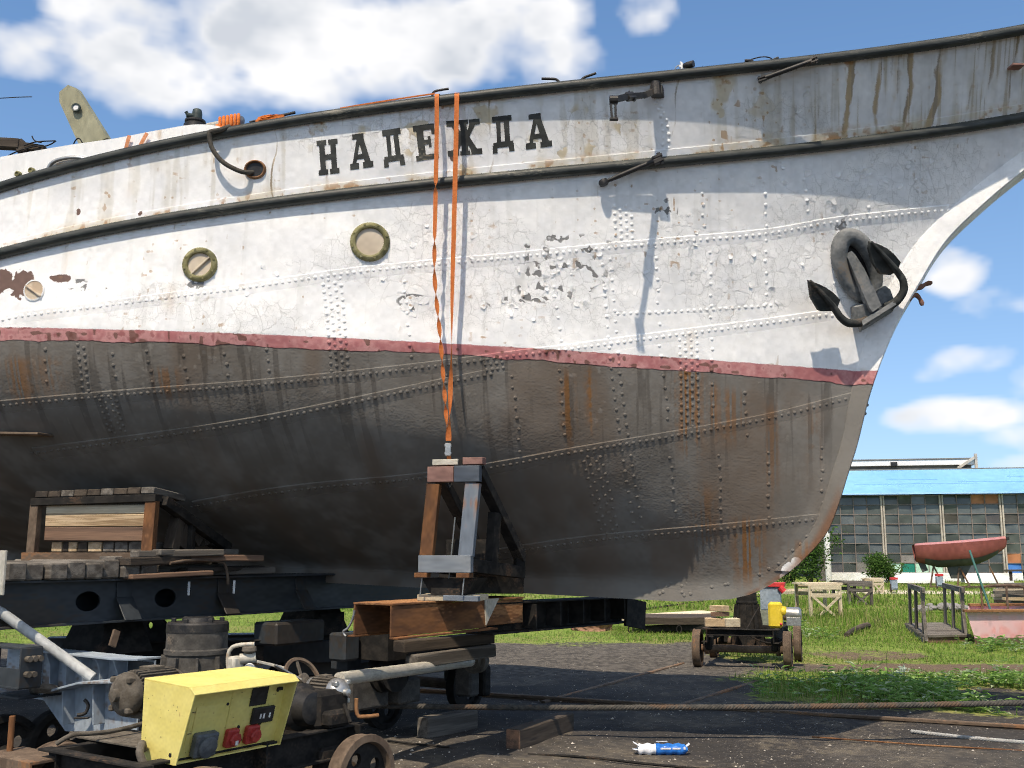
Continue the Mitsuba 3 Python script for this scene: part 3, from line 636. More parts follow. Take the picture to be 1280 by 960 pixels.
part(ship, 'anchor_pipe', MB().tube(onp(el[:, 0], el[:, 1], .035 + 0 * ca), .062 - .012 * ca, 14, False), 'anchor_ring', 60, label='thick oval grey ring of the anchor pipe')
in_ = np.array([1072, 334]) + (34 * ca)[:, None] * e_l + (16 * sa)[:, None] * e_s
part(ship, 'anchor_pipe__bore', MB().tm(plate(in_[:-1], .012 + 0 * ca[:-1], .03)), 'black_panel', 30)
an = thing('anchor', 'black stockless anchor with two pointed flukes stowed against the white bow', 'anchor')
m = MB().tm(plate([(1059, 321), (1061, 315.5), (1064.5, 313.5), (1069, 318), (1080, 335), (1092.5, 360), (1102, 382), (1091, 390), (1087, 385)], [.10, .10, .10, .10, .14, .18, .20, .20, .19], .10)); part(an, 'shank', m, 'anchor_ring', 30)
m = MB().tm(plate([(1072, 384), (1080, 380), (1087, 384), (1091, 389), (1102, 383), (1096, 368), (1099, 362), (1107, 357.5), (1113, 362), (1119, 379), (1078, 404), (1073, 400)], .13, .12)); part(an, 'crown', m, 'anchor_ring', 25)
part(an, 'tripping_plate', MB().tm(plate([(1077, 400.5), (1117.5, 376), (1120.5, 380.5), (1079, 406.5)], [.19, .19, .21, .21], .15)), 'anchor_ring', 25)
for arm, fl, wa, wf, nm in (([(1106, 384), (1114, 381), (1124, 373), (1130, 361), (1129, 352), (1122, 340), (1112, 328)], [(1089, 302.5), (1100, 306), (1110, 311), (1119, 319), (1126, 328), (1122, 338), (1113, 344), (1101, 343), (1092, 329), (1087.5, 312)], [.14, .16, .18, .20, .20, .19, .19], [.27, .26, .25, .24, .22, .20, .18, .20, .24, .26], 'right'),
                    ([(1084, 400), (1074, 403.5), (1062, 404), (1051, 397), (1044, 387), (1036, 378), (1028, 368)], [(1012.5, 351), (1022, 354.5), (1032, 359), (1042, 366), (1050.5, 375), (1047, 384), (1039, 389), (1025, 389), (1015.5, 373)], [.14, .16, .17, .18, .18, .18, .19], [.26, .25, .23, .21, .19, .18, .17, .19, .23], 'left')):
    A = np.array(arm, float); S_ = spline(onp(A[:, 0], A[:, 1], np.array(wa)), 26); part(an, 'arm', MB().tube(S_, np.linspace(.038, .026, 26), 10), 'anchor', 60)
    m = MB().tm(plate(fl, wf, .045)); tipp = onp(*fl[0], wf[0]); mid = S_[-8]; m.tube(spline([mid, (mid + tipp) / 2 + AN * .012, tipp], 10), np.linspace(.03, .012, 10), 8)
    part(an, 'fluke', m, 'anchor', 30)

# ------------------------------------------------------------------ orange lashing straps from rail to cradle
def ribbon(pts, width, twist, n=140):
    P = spline(pts, n); t = np.linspace(0, 1, n); a = np.interp(t, *zip(*twist)) * 2 * math.pi; tan = np.gradient(P, axis=0); tan /= np.linalg.norm(tan, axis=1, keepdims=True)
    e1 = np.cross(tan, np.array([.0, 1., 0.])); e1 /= np.linalg.norm(e1, axis=1, keepdims=True); e2 = np.cross(tan, e1)
    w = e1 * np.cos(a)[:, None] + e2 * np.sin(a)[:, None]; o = np.cross(tan, w) * .0012
    return MB().grid(np.stack([P - w * width / 2 + o, P + w * width / 2 + o, P + w * width / 2 - o, P - w * width / 2 - o], 1), True)
YT, YB = railY(558) - .075, 8.13
def drop(pix): return [at(u, v, YT + (YB - YT) * ((v - 125) / 475)) for u, v in pix]
s1 = one('lashing_strap', ribbon([at(548, 119, YT + .2), at(546.5, 117.5, YT + .1), at(546, 122, YT)] + drop([(546, 150), (544.5, 240), (543, 330), (551, 430), (555.5, 490), (560, 551)]), .034, [(0, 0), (.3, 0), (.34, .5), (.45, .6), (.5, 1.0), (.58, 1.5), (.64, 2), (.7, 2.5), (.76, 3), (.82, 3.5), (.88, 4), (.94, 4.6), (1, 5)], 260),
         'strap', 'twisted orange strap hanging from the rail over the ship name, left of the pair', 'strap', smooth=True)
s2 = one('lashing_strap', ribbon([at(572, 117, YT + .2), at(571.5, 116, YT + .1), at(571, 121, YT)] + drop([(570.5, 150), (569, 220), (567, 300), (565, 380), (564.5, 430), (563, 490), (561, 551)]), .037, [(0, 0), (.45, .02), (.62, .12), (.72, .22), (.8, .3), (.9, .6), (1, 1)], 200),
         'strap', 'straight orange strap hanging from the rail, right of the twisted one', 'strap', smooth=True)
bk = thing('strap_buckle', 'small steel ratchet buckle joining the orange straps above the cradle frame', 'buckle'); q = at(560, 562, YB - .04)
part(bk, 'ratchet', MB().box(frame(q, RT), (.045, .05, .10)).box(frame(q, RT), (.055, .03, .02), (0, -.01, .03)).box(frame(q, RT), (.055, .03, .02), (0, -.01, -.03)), 'galv')
part(bk, 'tail', ribbon([at(561, 568, YB), at(562.5, 600, YB)], .034, [(0, 0), (1, 0)], 8), 'strap', True); h = at(562.5, 604, YB - .01)
part(bk, 'hook', MB().tube([h + [-.025, 0, .03], h + [.025, 0, .03], h + [0, 0, -.03], h + [-.025, 0, .03]], .006, 6), 'galv')
# strap along the top of the rail, and ribbons at the raised bulwark
P = px_line([(425, 137), (470, 129.5), (540, 119)], 10); one('rail_strap', ribbon([at(u, v - 1.5, railY(u) - .04) for u, v in P], .013, [(0, .03), (1, .03)], 30), 'strap', 'orange strap stretched along the top of the rail left of the hanging straps', 'strap', smooth=True)
for a, b, lab in (((163, 170), (157.5, 192), 'faded orange ribbon on the white bulwark plank, left one'), ((185, 167), (173, 190), 'faded orange ribbon on the white bulwark plank, right one')):
    p0, p1 = (hit(np.float64(u), np.float64(v)) + EY * .012 for u, v in (a, b)); one('strap_end', ribbon([p0, (p0 + p1) / 2 + EY * .004, p1], .03, [(0, 0), (1, 0)], 8), 'strap_faded', lab, 'strap', smooth=True)

# ------------------------------------------------------------------ gear on and above the rail
k = thing('leeboard_plate', 'tall leaning olive plate with a ringed hole above the rail at far left', 'plate')
pix = np.array([(74, 115), (85, 106), (95, 110), (134, 172), (118, 180), (100, 184), (74, 127)], float); q = [at(u, v, 9.3) for u, v in pix]; m = MB(); f_ = np.array(q)
bp = trimesh.Trimesh(np.vstack([f_, f_ + [0.02, .07, 0]]), process=False).convex_hull; part(k, 'blade', MB().tm(bp), 'plate_green', 20)
c = at(95, 134.5, 9.27); part(k, 'hole_ring', MB().lathe(frame(c, RT, [0, -1, 0]), [(.025, -.01), (.027, .012), (.04, .014), (.044, -.01)], 20), 'winch', 40); part(k, 'hole', MB().lathe(frame(c + [0, -.001, 0], RT, [0, -1, 0]), [(0, .004), (.026, .004)], 16), 'white_paint')
k = thing('deck_crane', 'weathered spar end with tangled wires above the rail in the top left corner', 'crane')
part(k, 'spar', MB().bar(at(-60, 176, 8.9), at(26, 181, 8.9), .10, .085).bar(at(12, 180, 8.9), at(56, 187, 8.9), .07, .06).bar(at(24, 177, 8.9), at(30, 192, 8.9), .08), 'wood_dark', d=RT)
for w in ([(30, 182), (48, 177), (70, 176), (62, 181), (48, 184)], [(5, 198), (25, 188), (50, 182)], [(92, 180), (98, 173), (103, 179)], [(40, 170), (44, 176), (52, 178)]): part(k, 'wire', MB().tube(spline([at(u, v, 8.85) for u, v in w], 20), .006, 6), 'oily_steel', 60)
one('aerial_wire', MB().tube(spline([at(-30, 126, 12), at(5, 122.5, 12), at(40, 121, 12)], 12), .006, 5), 'oily_steel', 'thin wire crossing the sky at the left edge', 'wire')
k = thing('mooring_winch', 'small dark green capstan standing on the rail left of the pale spar', 'winch'); c = at(243.5, 164, 8.2)
part(k, 'base', MB().lathe(frame(c, RT), [(0, 0), (.095, 0), (.092, .05), (.075, .065), (.085, .075), (.085, .09), (.06, .10), (0, .10)], 24), 'oily_steel', 40)
part(k, 'head', MB().lathe(frame(c + [.012, 0, .09], RT), [(.04, 0), (.042, .06), (.036, .095), (.02, .105), (0, .106)], 20), 'winch', 40); part(k, 'lever', MB().cyl(c + [-.01, -.02, .125], c + [-.06, -.05, .12], .02, 10).cyl(c + [-.05, -.04, .122], c + [-.065, -.055, .15], .014, 8), 'winch', 40)
k = thing('spar', 'pale rounded spar lying on the rail with its end bound in orange strap', 'spar')
part(k, 'pole', MB().tube([at(246, 161.5, 8.3), at(302, 150.5, 8.06)], .032, 16), 'pale_pipe', 60, d=RT)
for j, u in enumerate(np.linspace(275, 297, 8)): part(k, 'binding', MB().tube([at(u + 1.5 * math.sin(j * 2.1), 161.5 - (u - 246) * .196 + d_, 8.19 - .0045 * (u - 246) - .045 * math.sqrt(max(0, 1 - (d_ / 9) ** 2))) for d_ in np.linspace(-8.5, 8.5, 9)], .013, 8), 'tarp', 60)
part(k, 'cap', MB().lathe(frame(at(300, 150.8, 8.07), at(300, 150.8, 8.07) - at(302, 138, 8.07), unit(at(303, 150.4, 8.06) - at(290, 153, 8.11))), [(.034, -.02), (.038, 0), (.036, .02), (0, .03)], 16), 'mill_steel', 40)
for u0 in (272, 276): part(k, 'binding_end', ribbon([at(u0, 155, 8.05), at(u0 - 3, 166, 7.92)], .03, [(0, 0), (1, .1)], 6), 'strap', True)
k = thing('wrapped_rod', 'dark rod wrapped in a crumpled orange strap lying on the rail above the rope', 'rod'); part(k, 'rod', MB().tube([at(312, 153, 7.98), at(345, 146, 7.98), at(369, 140.5, 7.96)], .012, 8), 'oily_steel', 60)
pts = np.array([[u, v] for u, v in ((321, 152), (324, 147), (332, 144.5), (344, 143.5), (354, 143.5), (356, 149), (348, 152), (336, 154.5), (324, 156))], float); base = np.array([at(u, v, 7.93) for u, v in pts]); hullp = trimesh.Trimesh(np.vstack([base, base + [0, .12, 0], base * [1, 1, 1] + [0, -.03, -.008]]), process=False).convex_hull.subdivide().subdivide()
hv = np.array(hullp.vertices); hv += (meshkit.fbm(hv * 22, 3, 2) - .5)[:, None] * np.array([.02, .05, .03]); part(k, 'wrapping', (hv, np.array(hullp.faces)), 'tarp', 40)
for pix, r, lab in (([(541, 124), (540.5, 118), (543, 114.5), (551, 112.5), (561, 111)], .010, 'black bent hook on the rail at the top of the twisted strap'), ([(700, 108), (699, 103), (694, 99), (686, 98.5), (677, 98.3)], .011, 'black bent hook on the rail pointing left, beyond the last letter'), ([(725, 106), (727, 100), (731, 96.5), (738, 94), (745, 91.5)], .011, 'black bent hook on the rail pointing right, beyond the last letter'), ([(942, 84), (942, 79), (938, 76), (931, 76)], .013, 'stubby black hook on the rail left of the slanting rod'), ([(966, 82), (964, 77), (968, 74), (973, 72)], .010, 'short black hook on the rail behind the slanting rod')):
    one('rail_hook', MB().tube(spline([at(u, v, railY(u) + .01) for u, v in pix], 18), r, 8), 'oily_steel', lab, 'hook', smooth=60)
one('hook_cable', MB().tube(spline([at(u, v, railY(u) + .03) for u, v in ((926, 86), (930, 80), (940, 74), (955, 71), (964, 73), (966, 79))], 20), .005, 6), 'oily_steel', 'thin black cable arching over the stubby hook on the rail', 'cable', smooth=60)
one('hook_cable', MB().tube(spline([at(u, v, railY(u) + .03) for u, v in ((699, 105), (705, 105.5), (715, 104.5), (725, 104))], 12), .007, 6), 'anchor_ring', 'grey cable lying on the rail between the two bent hooks', 'cable', smooth=60)
k = thing('deck_lamp', 'small black floodlight on a white bracket standing on the rail', 'lamp'); q = at(852.5, 92, railY(852))
part(k, 'bracket', MB().cyl(q, q + [0, 0, .09], .011, 10).bar(q + [-.02, 0, .055], q + [.03, 0, .07], .02).bar(q + [.0, 0, .08], q + [-.012, 0, .10], .012), 'white_paint', 40)
part(k, 'lampshade', MB().tube([at(855, 82.5, railY(852)), at(859, 81.5, railY(852) - .02), at(867, 79.5, railY(852) - .05)], [.020, .026, .028], 14), 'oily_steel', 40); part(k, 'flex', MB().tube(spline([at(u, v, railY(852)) for u, v in ((853, 81), (846, 83), (843.5, 88), (845, 93))], 14), .005, 6), 'galv', 60)
# swinging rods and shackles
def clevis(a, b, r):
    a, b = np.asarray(a), np.asarray(b); t = unit(b - a); s = unit(np.cross(t, [.1, -1, .1])); m = MB()
    for q in (-1, 1): m.bar(a + s * q * r * .9, b + s * q * r * .9, r * .9, r * 2.2, np.cross(t, s))
    return m.cyl(b - s * r * 2 - t * r, b + s * r * 2 - t * r, r * .7, 8)
k = thing('slanting_rod', 'black rod with forked ends slanting across the bulwark below the rail', 'rod'); a, b = off_hull(948, 104, .05), at(1022, 73.5, railY(1022) - .09)
part(k, 'rod', MB().tube([a + (b - a) * .12, a + (b - a) * .9], .019, 12), 'oily_steel', 60); part(k, 'fork', clevis(a + (b - a) * .14, a, .014), 'oily_steel', 30); part(k, 'fork', clevis(a + (b - a) * .88, b, .016), 'oily_steel', 30)
k = thing('boat_davit', 'black jointed arm with a hanging link reaching out over the riveted strip', 'davit'); b0 = hit(np.float64(822), np.float64(117)); D8 = float(b0[1]); b1 = at(806, 119, D8 - .17); b2 = at(783, 121, D8 - .40); b3 = at(767, 125, D8 - .54)
part(k, 'root', MB().bar(b0 - EY * .02, b0 + EY * .08, .10, .07).cyl(b0 + EY * .10 + [0, 0, -.06], b0 + EY * .10 + [0, 0, .05], .04, 12), 'oily_steel', 30); part(k, 'arm', MB().bar(b0 + EY * .06, b1, .04, .05).bar(b1, b2, .04, .045), 'oily_steel', 30)
part(k, 'fork', clevis(b2, b1 * .35 + b2 * .65, .022).bar(b2, b3, .03, .05).cyl(b3 + [-.03, 0, 0], b3 + [.03, 0, 0], .034, 12), 'oily_steel', 30)
part(k, 'link', MB().bar(b3 + [-.024, 0, .03], b3 + [-.014, 0, -.16], .016, .03, (0, 1, 0)).bar(b3 + [.012, 0, .03], b3 + [.014, 0, -.16], .016, .03, (0, 1, 0)).cyl(b3 + [-.03, 0, -.15], b3 + [.03, 0, -.15], .014, 10), 'oily_steel', 30)
k = thing('turnbuckle_rod', 'black rod with an eye and a fork lying across the lower rubbing strake', 'rod'); a, b = off_hull(756, 231, .055), off_hull(829, 203.5, .11)
part(k, 'rod', MB().tube([a, a + (b - a) * .25, b], [.013, .020, .021], 12), 'oily_steel', 60); part(k, 'eye', MB().lathe(frame(a, EY, unit(np.cross(b - a, [0, 1, 0]))), [(.0, -.022), (.036, -.020), (.040, 0), (.036, .020), (0, .022)], 16), 'oily_steel', 40); part(k, 'fork', clevis(b - (b - a) * .14, b + (b - a) * .03, .024), 'oily_steel', 30)
k = thing('stem_lugs', 'two rusty shackle lugs sticking out of the stem beside the anchor', 'shackle')
for A in ([(1138, 362), (1148, 360), (1158, 355), (1165, 353)], [(1136, 374), (1145, 369), (1150, 374), (1153, 382)]): part(k, 'lug', MB().tube(spline([at(u, v, 8.62) for u, v in A], 10), [.026, .022, .018, .02, .024, .02, .016, .02, .022, .012], 8), 'rust_pink', 40)
# ------------------------------------------------------------------ ground
def sn(x, y, k=1.0): return .5 * np.sin(1.7 * k * x + .6 * np.sin(1.1 * k * y)) + .5 * np.sin(1.3 * k * y + 1.9 + .8 * np.sin(.9 * k * x + 2))
def sstep(a, b, x): t = np.clip((x - a) / (b - a), 0, 1); return t * t * (3 - 2 * t)
def _green(x, y, sin, st, mx, mn):
    """share of grass at a place (the same formula for the material and for the blades)"""
    s = lambda k: .5 * sin(1.7 * k * x + .6 * sin(1.1 * k * y)) + .5 * sin(1.3 * k * y + 1.9 + .8 * sin(.9 * k * x + 2))
    w = .45 * s(1.1) + .3 * s(3.1)
    far = st(18.3, 20.6, y + .9 * w + .3 * mx(x - 2.2, 0))
    right = st(2.1, 3.6, x + .6 * w - .10 * (y - 12)) * st(-.1, .7, y - (11.55 - .36 * (x - 2.6)) + .25 * w)
    track = st(.95, .25, abs(y - (15.4 - .08 * (x - 6)) + .25 * w) / 1.0)
    return mx(far, right * (1 - .9 * track)) * (1 - .75 * mx(0, st(.35, .6, s(.8))) * st(21, 16, y))
green_np = lambda x, y: _green(x, y, np.sin, sstep, np.maximum, np.minimum)
def ground_colour(p, n, uv):
    g = _green(p.x, p.y, dr.sin, smoothstep, dr.maximum, dr.minimum)
    a = fbm(p.x * 2.2, p.y * 2.2, 1.0, 4); b = fbm(p.x * 17, p.y * 17, 2.0, 3); c = noise(p.x * 75, p.y * 75, 0); d = fbm(p.x * .5, p.y * .5, 4.0, 3)
    g = smoothstep(.35, .65, g + .9 * (b - .5) + .5 * (a - .5))
    dirt = mix((.046, .043, .040), (.078, .069, .058), smoothstep(.3, .68, a * .6 + b * .4)); dirt = mix(dirt, (.030, .028, .027), .7 * smoothstep(.5, .66, d))
    dirt = mix(dirt, (.14, .12, .09), .40 * smoothstep(.56, .72, b * .45 + a * .55)); dirt = mix(dirt, (.34, .31, .27), .8 * smoothstep(.90, .95, c))
    grav = mix((.050, .046, .041), (.098, .089, .077), smoothstep(.3, .7, b)); dirt = mix(dirt, grav, smoothstep(13.6, 15.2, p.y + 1.3 * (a - .5)))
    dirt = mix(dirt, (.105, .078, .055), smoothstep(3.6, 5.2, p.x) * smoothstep(13, 14.4, p.y))
    gr = mix((.085, .14, .024), (.15, .20, .042), smoothstep(.3, .7, a * .5 + b * .5)); gr = mix(gr, (.19, .165, .07), .7 * smoothstep(.52, .7, d * .6 + b * .4))
    gr = mix(gr, (.11, .085, .05), .5 * smoothstep(.6, .75, b * .5 + c * .5))
    path = smoothstep(1.4, .5, abs(p.y - (44 + .02 * (p.x - 15)) + 1.5 * (a - .5)) / 1.4) * smoothstep(8, 10, p.x)
    return mix(mix(dirt, gr, g), mix((.36, .32, .25), (.46, .42, .34), b), path)
def ground_relief(p, n, uv): return (.010 - .0088 * smoothstep(9.5, 13, p.y)) * fbm(p.x * 9 + 3 * noise(p.x * 2, p.y * 2), p.y * 9, 0, 4) + .004 * fbm(p.x * 60, p.y * 60, 0, 2) + .008 * smoothstep(.78, .9, noise(p.x * 30, p.y * 30, 0))
scene['m_ground'] = {'type': 'twosided', 'nested': {'type': 'bumpmap', 'arbitrary': mikit.proc(ground_relief, 4e-3), 'scale': 1.0, 'nested': {'type': 'principled', 'base_color': mikit.proc(ground_colour), 'roughness': .92, 'specular': .15}}}
def ground_z(x, y):
    q = np.stack([x, y, 0 * x], -1); near = np.clip(1.3 - abs(y - 12) / 30, 0, 1)
    return near * (.07 * (meshkit.fbm(q * .7, 3, 5) - .5) + .014 * (meshkit.fbm(q * 3.3, 3, 6) - .5)) + np.clip((y - 24) / 40, 0, 1) * .5 * (meshkit.fbm(q * .12, 2, 8) - .5)
gx = np.r_[-1500, -400, -120, -60, -30, np.linspace(-14, 14, 320), 16, 19, 23, 30, 45, 80, 200, 500, 1500]; gy = np.r_[-300, -60, -10, 0, np.linspace(4, 24, 240), np.geomspace(24.3, 110, 60), 200, 500, 2200]
GX, GY = np.meshgrid(gx, gy, indexing='ij'); thing('ground', kind='structure'); shape('ground', MB().grid(np.stack([GX, GY, ground_z(GX, GY)], -1)), '#m_ground', True)
def gz(x, y): return float(ground_z(np.array([float(x)]), np.array([float(y)]))[0])

# ------------------------------------------------------------------ grass and weeds (blades as mesh, three tones in vertex colours: the plants' own greens)
scene['m_leaf'] = {'type': 'twosided', 'nested': {'type': 'principled', 'base_color': {'type': 'mesh_attribute', 'name': 'vertex_color'}, 'roughness': .55, 'specular': .3}}
scene['m_leaf_thin'] = {'type': 'principledthin', 'base_color': {'type': 'mesh_attribute', 'name': 'vertex_color'}, 'roughness': .5, 'diff_trans': .7, 'spec_trans': 0.0}
def blades(n, xr, yr, h, w, cols, lean=.5, dens=None, ypow=1.0):
    x = rng.uniform(*xr, n); y = yr[0] + (yr[1] - yr[0]) * rng.uniform(0, 1, n) ** ypow; keep = rng.uniform(0, 1, n) < (green_np(x, y) - .35) * 1.7
    if dens is not None: keep &= rng.uniform(0, 1, n) < dens(x, y)
    x, y = x[keep], y[keep]; n = len(x); z = ground_z(x, y); hh = h * rng.lognormal(0, .35, n) * (.6 + .8 * meshkit.noise(np.stack([x * .9, y * .9, 0 * x], -1), 4)); a = rng.uniform(0, 6.28, n); ln = rng.normal(0, lean, n) * hh
    b = np.stack([x, y, z - .01], -1); s = np.stack([np.cos(a), np.sin(a), 0 * a], -1); o = np.stack([-np.sin(a), np.cos(a), 0 * a], -1); up = np.array([0, 0, 1.])
    ww = (w * rng.uniform(.6, 1.3, n))[:, None]; m = b + up * (hh * .6)[:, None] + o * (ln * .35)[:, None]; t = b + up * (hh * .95)[:, None] + o * ln[:, None]
    V = np.stack([b - s * ww / 2, b + s * ww / 2, m - s * ww * .4, m + s * ww * .4, t], 1).reshape(-1, 3); k = np.arange(n)[:, None] * 5
    Fq = np.concatenate([k + [[0, 1, 3]], k + [[0, 3, 2]], k + [[2, 3, 4]]]); c = np.array(cols)[rng.integers(0, len(cols), n)] * rng.uniform(.75, 1.25, (n, 1)) * (.7 + .6 * meshkit.fbm(np.stack([x * .5, y * .5, 0 * x], -1), 3, 9))[:, None]
    return V, Fq, np.repeat(c, 5, 0)
def leaf_entry(key, parts, mat='m_leaf_thin'):
    n = 0; VV, FF, CC = [], [], []
    for v, f, c in parts: VV.append(v); FF.append(f + n); CC.append(c); n += len(v)
    scene[key] = mikit.ply((np.vstack(VV), np.vstack(FF)), mat, False, color=np.clip(np.vstack(CC), 0, 1))
G1 = [(.13, .24, .035), (.165, .29, .045), (.21, .31, .06), (.11, .20, .03), (.26, .30, .09), (.30, .28, .12)]
thing('grass', 'rough mown grass covering the yard behind the ship', 'grass', kind='stuff')
leaf_entry('grass', [blades(60000, (-14, 14), (18, 34), .045, .012, G1, .8), blades(60000, (2.0, 13), (13.2, 24), .055, .010, G1, .8), blades(26000, (-6, 34), (30, 60), .10, .035, G1, .5, None, 1.3),
                     blades(16000, (6.5, 15.5), (21, 36), .17, .014, G1, .4, lambda x, y: sstep(.45, .6, meshkit.noise(np.stack([x * .4, y * .4, 0 * x], -1), 2)))])
def leaves(c, n, spread, size, cols, flat=.5, seed=0):
    r = np.random.default_rng(seed); p = np.asarray(c) + r.normal(0, 1, (n, 3)) * spread; d = r.normal(0, 1, (n, 3)); d[:, 2] = abs(d[:, 2]) * flat; d /= np.linalg.norm(d, axis=1, keepdims=True)
    s = np.cross(d, r.normal(0, 1, (n, 3))); s /= np.linalg.norm(s, axis=1, keepdims=True); L = (size * r.lognormal(0, .3, n))[:, None]; W = L * .38; nn = np.cross(d, s)
    V = np.stack([p, p + d * L * .5 + s * W * .5 + nn * L * .06, p + d * L, p + d * L * .5 - s * W * .5 + nn * L * .06], 1).reshape(-1, 3); k = np.arange(n)[:, None] * 4
    return V, np.concatenate([k + [[0, 1, 2]], k + [[0, 2, 3]]]), np.repeat(np.array(cols)[r.integers(0, len(cols), n)] * r.uniform(.7, 1.25, (n, 1)), 4, 0)
G2 = [(.22, .38, .09), (.27, .45, .11), (.34, .50, .16), (.18, .31, .08), (.50, .58, .36)]
# lush weeds along the rail: stems with opposite leaves
def weed_patch(n, xr, yr, hh, seed, dens=None):
    r = np.random.default_rng(seed); out = []
    for i in range(n):
        x, y = r.uniform(*xr), r.uniform(*yr)
        if green_np(np.array([x]), np.array([y]))[0] < .5: continue
        if dens and r.uniform() > dens(x, y): continue
        h = hh * r.lognormal(0, .3); k = int(4 + h * 26); t = r.uniform(.15, 1, k); a = r.uniform(0, 6.28, k); o = np.array([x, y, gz(x, y)]); le = r.normal(0, .18, 2) * h
        p = o + np.stack([le[0] * t, le[1] * t, h * t * .8], -1); d = np.stack([np.cos(a), np.sin(a), r.uniform(-.1, .55, k)], -1); d /= np.linalg.norm(d, axis=1, keepdims=True); s = np.cross(d, [0, 0, 1.]); s /= np.linalg.norm(s, axis=1, keepdims=True); u = np.cross(s, d)
        L = (.085 * r.lognormal(0, .35, k))[:, None]; W = L * .34; V = np.stack([p, p + d * L * .45 + s * W * .5 + u * L * .08, p + d * L - u * L * .12, p + d * L * .45 - s * W * .5 + u * L * .08], 1).reshape(-1, 3); q = np.arange(k)[:, None] * 4
        out.append((V, np.concatenate([q + [[0, 1, 2]], q + [[0, 2, 3]]]), np.repeat(np.array(G2)[r.integers(0, 5, k)] * r.uniform(.7, 1.2, (k, 1)), 4, 0)))
    return out
thing('weeds', 'lush broad-leaved weeds growing along the wire rope at right', 'weeds', kind='stuff')
leaf_entry('weeds', weed_patch(2300, (2.6, 9.0), (10.4, 14.0), .17, 1, lambda x, y: (.25 + .75 * (x > 3.9)) * (.35 + .65 * (y > 11.0))) + weed_patch(160, (4.6, 6.3), (20, 25), .2, 2) + weed_patch(60, (7.7, 9.3), (17.6, 18.6), .22, 3) + [blades(7000, (2.5, 9), (10.2, 13.4), .13, .008, G1, .5)])
k = thing('flowering_weed', 'single weed with a pale flower head standing above the green patch', 'weed'); q = gp(1130, 857); m = MB().tube(spline([q, q + [.01, 0, .12], q + [0, 0, .2]], 8), .004, 6); part(k, 'stem', m, 'plate_green', 60)
V, f_, c_ = leaves(q + [0, 0, .19], 46, (.03, .03, .022), .045, [(.7, .75, .68), (.55, .66, .5)], .8, 5); scene[k + '__flower'] = mikit.ply((V, f_), 'm_leaf_thin', False, color=c_)
def bush(label, u, v, w, h, n, Y, seed):
    c = at(u, v, Y); k = thing('bush', label, 'bush'); s = Y / F; m = MB(); r = np.random.default_rng(seed); out = []
    for i in range(9):
        tip = c + [r.normal(0, w * s * .35), r.normal(0, .4), h * s * r.uniform(.6, 1.0)]; m.tube(spline([c + [r.normal(0, .1), 0, -.2], (c + tip) / 2 + [r.normal(0, .1), 0, 0], tip], 8), np.linspace(.035, .008, 8), 6)
        for t in (.35, .6, .85, 1.0): out.append(leaves(c * (1 - t) + tip * t, n // 36, (w * s * .16, .35, h * s * .11), .17, [(.07, .14, .03), (.10, .19, .045), (.13, .23, .06), (.055, .10, .03)], .7, int(seed * 100 + i * 7 + t * 50)))
    part(k, 'stem', m, 'bark', 50); leaf_entry(k + '__foliage', out)
bush('tall green bush at the corner of the workshop beside the bow', 1014, 731, 40, 64, 2600, 57, 1); bush('broad green bush against the workshop wall left of the red boat', 1094, 727, 30, 30, 1700, 57.5, 2); bush('small green bush before the mint panels', 1112, 728, 16, 22, 700, 57.5, 4)
bush('tall green bush half hidden behind the bow', 985, 735, 34, 50, 1700, 58, 6)

# ------------------------------------------------------------------ workshop with a glazed wall
WO = np.array([18.6, 62.6, -.25]); WX = unit([1, -.20, 0]); WN = unit(np.cross(WX, [0, 0, 1])); # local: x along wall, y into the building
def W_(x, y, z): return WO + np.asarray(WX) * x - WN * y + np.array([0, 0, 1.]) * z
def wbox(m, x0, x1, y0, y1, z0, z1, bev=.01):
    return m.box(np.block([[np.stack([WX, -WN, [0, 0, 1]], 1), WO[:, None]], [np.zeros((1, 3)), np.ones((1, 1))]]), (x1 - x0, y1 - y0, z1 - z0), ((x0 + x1) / 2, (y0 + y1) / 2, (z0 + z1) / 2), bev)
ws = thing('workshop', 'long glazed workshop with a blue roof and a white base across the yard', 'building')
PW, PH, ZB, NB = .765, .565, .70, 7; LEN = NB * 4 * PW + (NB + 1) * .22
part(ws, 'base_wall', wbox(MB(), 0, LEN, -.12, .3, -.5, ZB), 'wall_white')
part(ws, 'roof', MB().grid(np.array([[W_(-1.2, -.55, 5.24), W_(LEN + .6, -.55, 5.24)], [W_(-1.2, -.5, 5.34), W_(LEN + .6, -.5, 5.34)], [W_(-1.2, 4.2, 7.0), W_(LEN + .6, 4.2, 7.0)], [W_(-1.2, 4.2, 6.9), W_(LEN + .6, 4.2, 6.9)], [W_(-1.2, -.5, 5.2), W_(LEN + .6, -.5, 5.2)]])), 'roof_blue', 20)
for t, x0, x1 in ((.36, 2, 9), (.55, 4, 7), (.42, 8, 14), (.62, 11, 16), (.3, 15, 21)): part(ws, 'roof__lap', MB().bar(W_(x0, -.48 + 4.7 * t, 5.355 + 1.66 * t), W_(x1, -.48 + 4.7 * t, 5.355 + 1.66 * t), .05, .02, (0, 0, 1)), 'roof_blue')
part(ws, 'back_wall', wbox(MB(), -.9, LEN, 14, 14.3, -.5, 7), 'wall_grey'); part(ws, 'end_wall', wbox(MB(), -.3, 0, .0, 14, -.5, 5.6), 'wall_grey'); part(ws, 'end_wall', wbox(MB(), LEN, LEN + .3, 0, 14, -.5, 5.6), 'wall_grey')
part(ws, 'eave', wbox(MB(), -.3, LEN + .2, -.14, .3, ZB + 8 * PH, 5.30), 'wall_grey'); CX = 9.6
